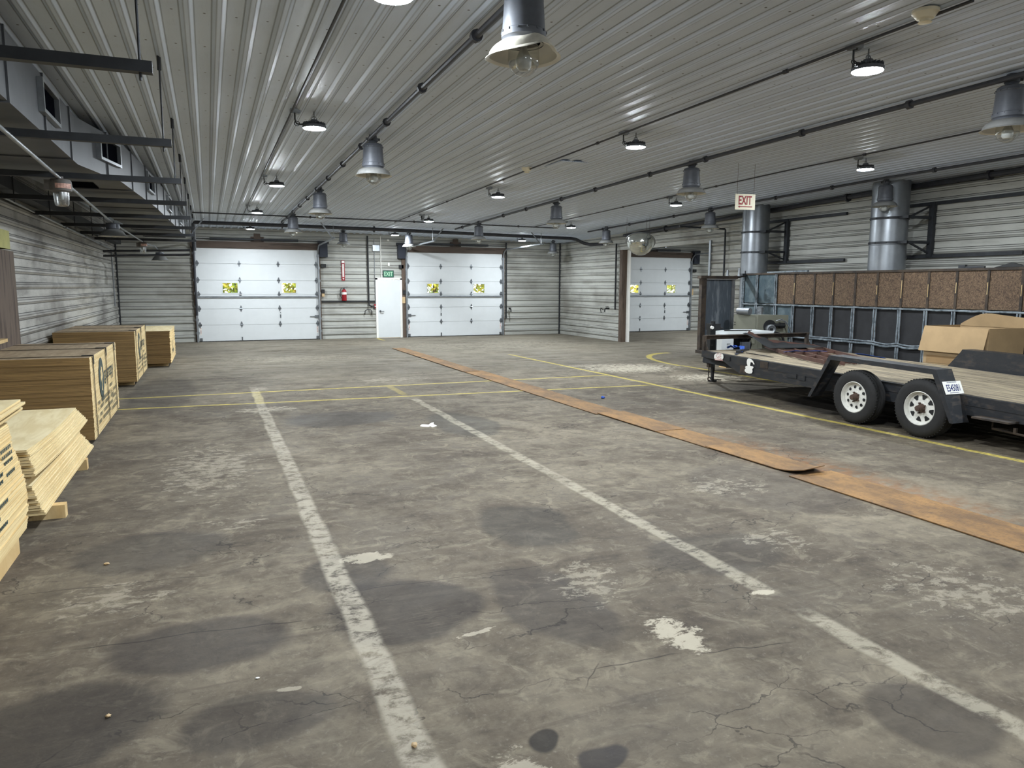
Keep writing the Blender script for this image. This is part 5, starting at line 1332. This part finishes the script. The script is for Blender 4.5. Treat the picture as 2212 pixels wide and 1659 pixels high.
for i in range(3, len(PY)-1):
    if i % 2 or i > 7:
        mb = MB(); mb.bx(XE-.036, XE-.031, PY[i]-.004, PY[i]+.006, 1.60+rnd.uniform(0, .1), 1.82+rnd.uniform(0, .12)); mb.build('bare_wood_strip', M['pine'], en)
mb = MB(); mb.beam((XE-.02, PY[2]+.30, ZT_+.02), (XE-.02, PY[2]-.9, ZT_+.03), .05, .03); mb.build('foam_strip', M['webgray'], en)
o = MB(); o.prism([(0, 0), (.5, .0), (.27, .07)], (XE-.03, 7.95, ZT_+.012), (0, -1, 0), (0, 0, 1), (.06, 0, 0)); single('rubber_flap', o, M['black'], 'folded black rubber scrap on top of the chip board wall', 'scrap')
o = MB(); o.beam((XE, 8.55, ZT_+.03), (XE, 8.12, ZT_+.025), .04, .03); o.box((XE, 8.5, ZT_+.04), (.05, .12, .05)); single('scrap_bar', o, M['dark'], 'short dark bar lying on top of the chip board wall', 'scrap')
# end plate at the far left of that wall
PF = .45
ep = empty('steel_end_plate', (9.75, 12.98, 0), 'scuffed blue-gray steel end plate in a rusty frame behind the trailer', 'steel plate')
A_ = Vector((9.72, 13.0, 0)); B_ = Vector((11.50, 13.62, 0))
mb = MB(); mb.bx(9.66, 11.45, 11.62, 13.05, PF-.07, PF); mb.bx(11.2, 11.3, 11.9, 12.0, 0, PF-.07); mb.bx(11.2, 11.3, 12.8, 12.9, 0, PF-.07); mb.bx(10.9, 11.0, 12.3, 12.4, 0, PF-.07); mb.build('platform', M['rustb'], ep)
mb = MB(); mb.bx(9.70, 9.82, 12.95, 13.05, PF-.07, 2.0); mb.build('frame_post', M['rustb'], ep)
mb = MB(); mb.prism([(9.82, PF), (10.60, PF), (10.58, 1.96), (9.82, 1.96)], (0, 13.02, 0), (1, 0, 0), (0, 0, 1), (0, .012, 0)); mb.build('plate', M['platesteel'], ep)
mb = MB(); mb.bx(10.52, 10.60, 12.99, 13.05, PF, 1.96); mb.build('frame_post', M['galv'], ep)
mb = MB(); mb.bx(9.66, 10.62, 12.93, 13.06, 1.97, 2.03); mb.beam((10.6, 13.02, 2.0), (XE-.06, PY[0]-.05, 2.07), .07, .06); mb.build('top_beam', M['rustb'], ep)
mb = MB(); mb.bx(9.82, 10.6, 12.955, 12.96, 1.945, 1.965); mb.build('bright_edge', M['galv'], ep)
for x_, h_, m_ in ((10.42, .13, 'galv'), (10.78, .17, 'galv')):
    mb = MB(); mb.cyl((x_, 13.03+(.06 if x_ > 10.6 else 0), 2.03), (x_, 13.03+(.06 if x_ > 10.6 else 0), 2.03+h_), .024); mb.cyl((x_, 13.03+(.06 if x_ > 10.6 else 0), 2.03), (x_, 13.03+(.06 if x_ > 10.6 else 0), 2.06), .04); mb.build('pipe_stub', M[m_], ep)
mb = MB(); mb.bx(10.90, 11.0, 13.12, 13.2, 2.04, 2.09); mb.cyl((11.02, 13.18, 2.04), (11.02, 13.18, 2.15), .014); mb.build('pipe_stub', M['dark'], ep)

# ---------------------------------------------------------------- furnace box with burner and cylinders
mc = empty('furnace', (10.6, 12.35, PF), 'gray-green furnace cabinet with a burner behind the white workbench', 'furnace')
c0 = ony(1637, 700, 12.15); cL = ony(1585, 700, 12.55); cR = ony(1690, 700, 12.0)
c0.z = cL.z = cR.z = 0
back = cL+(cR-c0)
cR2 = c0+(cR-c0).normalized()*.66
back = cL+(cR2-c0)
mb = MB(); mb.prism([(c0.x, c0.y), (cL.x, cL.y), (back.x, back.y), (cR2.x, cR2.y)], (0, 0, PF), (1, 0, 0), (0, 1, 0), (0, 0, 1.22-PF)); bodyo = mb.build('cabinet', M['machine'], mc)
uL = (cL-c0).normalized(); uR = (cR2-c0).normalized(); nL = Vector((-abs(uL.y), -abs(uL.x), 0)); nL = uL.cross(Vector((0, 0, 1))); nL = nL if nL.y < 0 else -nL
nR = uR.cross(Vector((0, 0, 1))); nR = nR if nR.y < 0 else -nR
LL = (cL-c0).length
mb = MB(); mb.prism([(.04, .62), (LL-.05, .62), (LL-.05, 1.18), (.04, 1.18)], c0+nL*.001, uL, (0, 0, 1), nL*.012); mb.build('side_panel', M['machine'], bodyo)
mb = MB()
for z in (.78, .82, .86, 1.0, 1.05): mb.prism([(LL-.04, z), (LL-.005, z), (LL-.005, z+.015), (LL-.04, z+.015)], c0+nL*.002, uL, (0, 0, 1), nL*.004)
mb.build('vent_slots', M['black'], bodyo)
bc = c0+uR*.24+nR*.0+Vector((0, 0, .98)); Rr = Matrix((uR, Vector((0, 0, 1)), nR)).transposed()
mb = MB(); mb.lathe([(.14, .003), (.0, .004)], bc+uR*.02, 28, Rr); mb.build('burner_opening', M['black'], bodyo)
mb = MB(); mb.lathe([(.085, 0), (.085, .10), (.10, .10), (.10, .13), (.075, .135), (.05, .12), (0, .12)], bc+Vector((0, 0, -.05)), 28, Rr); bt = mb.build('burner_tube', M['galv'], mc)
mb = MB(); mb.box(bc+nR*.125+Vector((0, 0, -.05)), (.05, .05, .06), Rr); mb.build('burner_core', M['black'], bt)
mb = MB(); q = bc+uR*.16+nR*.10+Vector((0, 0, .03)); mb.cyl(q-uR*.10, q+uR*.02, .035); mb.cyl(q+uR*.02, q+uR*.13, .055, n=20); mb.build('blower_motor', M['black'], mc)
mb = MB(); b0 = bc+uR*.10; mb.tube([b0+nR*.1+Vector((0, 0, .12)), b0+nR*.12+uR*.12+Vector((0, 0, .16)), b0+nR*.14+uR*.24+Vector((0, 0, .05)), b0+nR*.16+uR*.33+Vector((0, 0, -.15)), b0+nR*.16+uR*.36+Vector((0, 0, -.4)), b0+nR*.16+uR*.37+Vector((0, 0, -.6))], .012, 8)
mb.tube([b0+nR*.1+uR*.05+Vector((0, 0, .13)), b0+nR*.15+uR*.20+Vector((0, 0, .12)), b0+nR*.2+uR*.30+Vector((0, 0, -.1)), b0+nR*.2+uR*.32+Vector((0, 0, -.5))], .009, 8); mb.build('gray_hoses', M['galv'], mc)
mb = MB(); wc = c0+uR*.33+nR*.10+Vector((0, 0, .66)); mb.tube([wc+uR*.20*math.cos(a)+Vector((0, 0, .20*math.sin(a))) for a in [k*PI/9 for k in range(18)]], .025, 8, closed=True); mb.build('black_ring', M['black'], mc)
e0 = ony(1605, 672, 12.35); e1 = ony(1628, 674, 12.1)
p0 = Vector((e0.x, 12.5, 1.295)); p1 = Vector((e1.x, 12.22, 1.295))
cb = empty('silver_canister', (p0+p1)/2-Vector((0, 0, .075)), 'silver canister lying on top of the furnace', 'canister')
mb = MB(); mb.cyl(p0, p1, .074, n=28); mb.build('canister_body', M['shiny'], cb)
d_ = (p1-p0).normalized(); mb = MB(); mb.cyl(p1, p1+d_*.012, .070, n=28); mb.build('end_cap', M['galv'], cb)
q = Vector((10.82, 12.42, 1.22)); jr = empty('filter_jar', q, 'ribbed silver jar standing on top of the furnace', 'jar')
mb = MB(); mb.lathe([(0, 0), (.065, 0), (.065, .05), (.07, .055), (.07, .07), (.065, .075), (.065, .13), (.07, .135), (.07, .15), (.05, .165), (0, .17)], q, 24); mb.build('jar_body', M['shiny'], jr)

# ---------------------------------------------------------------- white workbench and its neighbours
wb = empty('white_workbench', (9.7, 11.75, PF), 'white workbench with a thick white top behind the trailer front rail', 'workbench')
T = [(9.22, 11.82), (9.92, 12.18), (10.32, 11.98), (10.24, 11.34), (9.62, 11.44)]
mb = MB(); mb.prism(T, (0, 0, .86), (1, 0, 0), (0, 1, 0), (0, 0, .075)); mb.build('bench_top', M['white'], wb)
mb = MB(); mb.bx(9.24, 9.52, 11.64, 11.80, PF+.08, .875)
cbx = mb.build('pedestal', M['white'], wb)
mb = MB()
for z in (.68, .64): mb.bx(9.36, 9.44, 11.632, 11.64, z, z+.008)
mb.build('handle_slots', M['dark'], cbx)
mb = MB(); mb.bx(9.66, 9.86, 11.55, 11.62, .50, .72); mb.build('gray_outlet_box', M['grayp'], wb)
mb = MB(); mb.bx(9.53, 10.05, 11.80, 11.86, PF, .875); mb.build('dark_back_panel', M['black'], wb)
mb = MB(); mb.prism([(9.33, 11.70), (9.50, 11.88), (9.98, 11.66), (9.72, 11.52)], (0, 0, .936), (1, 0, 0), (0, 1, 0), (0, 0, .016)); single('flat_dark_case', mb, M['black'], 'flat dark case lying on the white workbench top', 'case')
mb = MB(); rnd = random.Random(2)
for k in range(5): mb.tube([(9.78+rnd.uniform(0, .2), 11.72+rnd.uniform(-.05, .05), PF+.01), (9.80+rnd.uniform(0, .15), 11.70, .6), (9.75+rnd.uniform(0, .2), 11.66, .80), (9.85+rnd.uniform(0, .15), 11.68, .65), (9.88+rnd.uniform(0, .15), 11.72, PF+.01)], .014, 6)
single('hanging_cables', mb, M['black'], 'tangle of black cables hanging beside the white workbench', 'cables')
bp = empty('black_pump_column', (9.74, 12.15, PF), 'black column with a round headed fitting left of the white workbench', 'pump')
mb = MB(); mb.bx(9.31, 9.45, 12.1, 12.22, PF, 1.02); mb.bx(9.31, 9.72, 12.1, 12.22, PF, PF+.05); mb.build('column', M['black'], bp)
mb = MB(); mb.bx(9.30, 9.52, 12.05, 12.24, .93, 1.06); mb.cyl((9.50, 12.1, .95), (9.60, 12.1, .97), .02); mb.cyl((9.38, 12.12, 1.06), (9.38, 12.12, 1.11), .045); mb.build('head', M['black'], bp)
mb = MB(); mb.cyl((9.30, 12.06, .99), (9.30, 12.02, .985), .032); mb.build('white_cap', M['paper'], bp)
mb = MB(); mb.bx(10.62, 11.2, 13.2, 13.45, 0, .11); o = single('timber_block', mb, M['pine'], 'pale timber beam on the floor seen under the trailer tongue', 'timber')

# ---------------------------------------------------------------- cardboard box
bxo = empty('cardboard_box', (11.1, 7.9, 0), 'large open cardboard box standing beyond the trailer', 'box')
xa, xb, ya, yb, zt2 = 10.69, 11.50, 7.34, 8.40, 1.185
tk = .008
mb = MB(); mb.bx(xa, xa+tk, ya, yb, 0, zt2); mb.bx(xb-tk, xb, ya, yb, 0, zt2); mb.bx(xa+tk, xb-tk, ya, ya+tk, 0, zt2); mb.bx(xa+tk, xb-tk, yb-tk, yb, 0, zt2); mb.bx(xa+tk, xb-tk, ya+tk, yb-tk, 0, tk)
mb.build('box_walls', M['card'], bxo, weld=True)
mb = MB(); mb.prism([(ya+.0, zt2), (yb, zt2), (yb+.06, zt2-.40), (ya+.05, zt2-.40)], (xa-.012, 0, 0), (0, 1, 0), (0, 0, 1), (-.006, 0, 0))
mb.v = [(x_-(zt2-z_)*.08, y_, z_) for x_, y_, z_ in mb.v]
mb.bx(xa-.012-.0, xa-.011, yb-.36, yb-.352, zt2-.02, zt2-.01)
mb.build('hanging_flap', M['card'], bxo)
vs = []; N = 12
for i in range(N+1):
    q = i/N; y_ = yb-.02-(yb-ya)*q; h_ = .02+.20*math.sin(min(1, q*1.9)*PI*.5)*(1-.55*max(0, q-.35))
    vs += [(xb-.01, y_, zt2-.01), (xb-.01-.05*math.sin(q*PI), y_, zt2+h_)]
mb = MB(); mb.add(vs, [(2*i, 2*i+2, 2*i+3, 2*i+1) for i in range(N)]); o = mb.build('upright_flap', M['card'], bxo); md = o.modifiers.new('thick', 'SOLIDIFY'); md.thickness = .006
mb = MB(); mb.bx(xa-.004, xa-.001, yb-.75, yb-.06, .60, .72); mb.build('tape', M['plastic'] if 'plastic' in M else M['cardin'], bxo)
mb = MB(); mb.cyl((xa-.004, yb-.55, .62), (xa-.002, yb-.55, .62), .035, n=20); mb.build('blue_print', M['navyt'], bxo)
EXPO = 0.14
# ---------------------------------------------------------------- outdoors, seen through the door panes
mb = MB(); mb.add([(-40, YB+.35, -.15), (80, YB+.35, -.15), (80, 90, -.15), (-40, 90, -.15)], [(0, 1, 2, 3)])
tag(single('lawn', mb, M['grass'], 'grass outside the loading doors', 'ground', kind='structure'))
def tree(x, y, h, w, seed, lab):
    rnd = random.Random(seed); r = empty('autumn_tree', (x, y, -.15), lab, 'tree', 'autumn trees outside the loading doors')
    mb = MB(); mb.cyl((x, y, -.15), (x+.2, y, h*.6), .16, .07, n=10); mb.build('trunk', M['wood'], r)
    mb = MB()
    for k in range(2600):
        a = rnd.uniform(0, 2*PI); b = rnd.uniform(-1, 1); rr = rnd.uniform(.35, 1)**.6; cb_ = math.sqrt(1-b*b)
        c_ = Vector((x+w*rr*cb_*math.cos(a), y+w*.7*rr*cb_*math.sin(a), h*.52+h*.5*rr*b)); s_ = rnd.uniform(.08, .2)
        u_ = Vector((rnd.uniform(-1, 1), rnd.uniform(-1, 1), rnd.uniform(-1, 1))).normalized(); v_ = u_.orthogonal().normalized()
        mb.face([c_-u_*s_, c_-v_*s_*.5, c_+u_*s_, c_+v_*s_*.5])
    mb.build('foliage', M['leaf'], r, smooth=False)
    return r
for i, (x, y, h, w, pl_) in enumerate(((1.0, 34, 4.6, 1.85, 'behind the left pane of the left loading door'), (4.9, 35, 4.2, 1.85, 'behind the right pane of the left loading door'), (10.2, 35, 4.6, 2.0, 'behind the left pane of the right loading door'),
        (14.6, 36, 4.4, 2.1, 'behind the right pane of the right loading door'), (22.5, 36, 4.8, 2.2, 'behind the left pane of the side bay door'), (27.0, 37, 4.6, 2.1, 'behind the right pane of the side bay door'))):
    tree(x, y, h, w, 40+i, 'yellow-green autumn tree '+pl_)
w = bpy.data.worlds.new('daylight'); scene.world = w; w.use_nodes = True
bg = w.node_tree.nodes.get('Background'); bg.inputs[0].default_value = (.93, .97, 1.0, 1); bg.inputs[1].default_value = 5.0

# ---------------------------------------------------------------- camera and view
cam = bpy.data.cameras.new('camera'); co = bpy.data.objects.new('camera', cam); COL.objects.link(co)
mt = MW.to_4x4(); mt.translation = EYE; co.matrix_world = mt
cam.sensor_width = 36.0; cam.lens = F/2212*36.0; cam.clip_start = .05; cam.clip_end = 200
scene.camera = co
vs_ = scene.view_settings; scene.display_settings.display_device = 'sRGB'
vs_.view_transform = 'Standard'; vs_.look = 'None'; vs_.gamma = 1.0; vs_.use_curve_mapping = False; vs_.exposure = EXPO
cy = scene.cycles
cy.use_denoising = True; cy.use_adaptive_sampling = True; cy.adaptive_threshold = .08; cy.adaptive_min_samples = 16; cy.max_bounces = 6; cy.diffuse_bounces = 4; cy.glossy_bounces = 3; cy.transmission_bounces = 6; cy.transparent_max_bounces = 16
cy.sample_clamp_indirect = 8.0; cy.caustics_reflective = False; cy.caustics_refractive = False
try: cy.use_light_tree = True
except Exception: pass
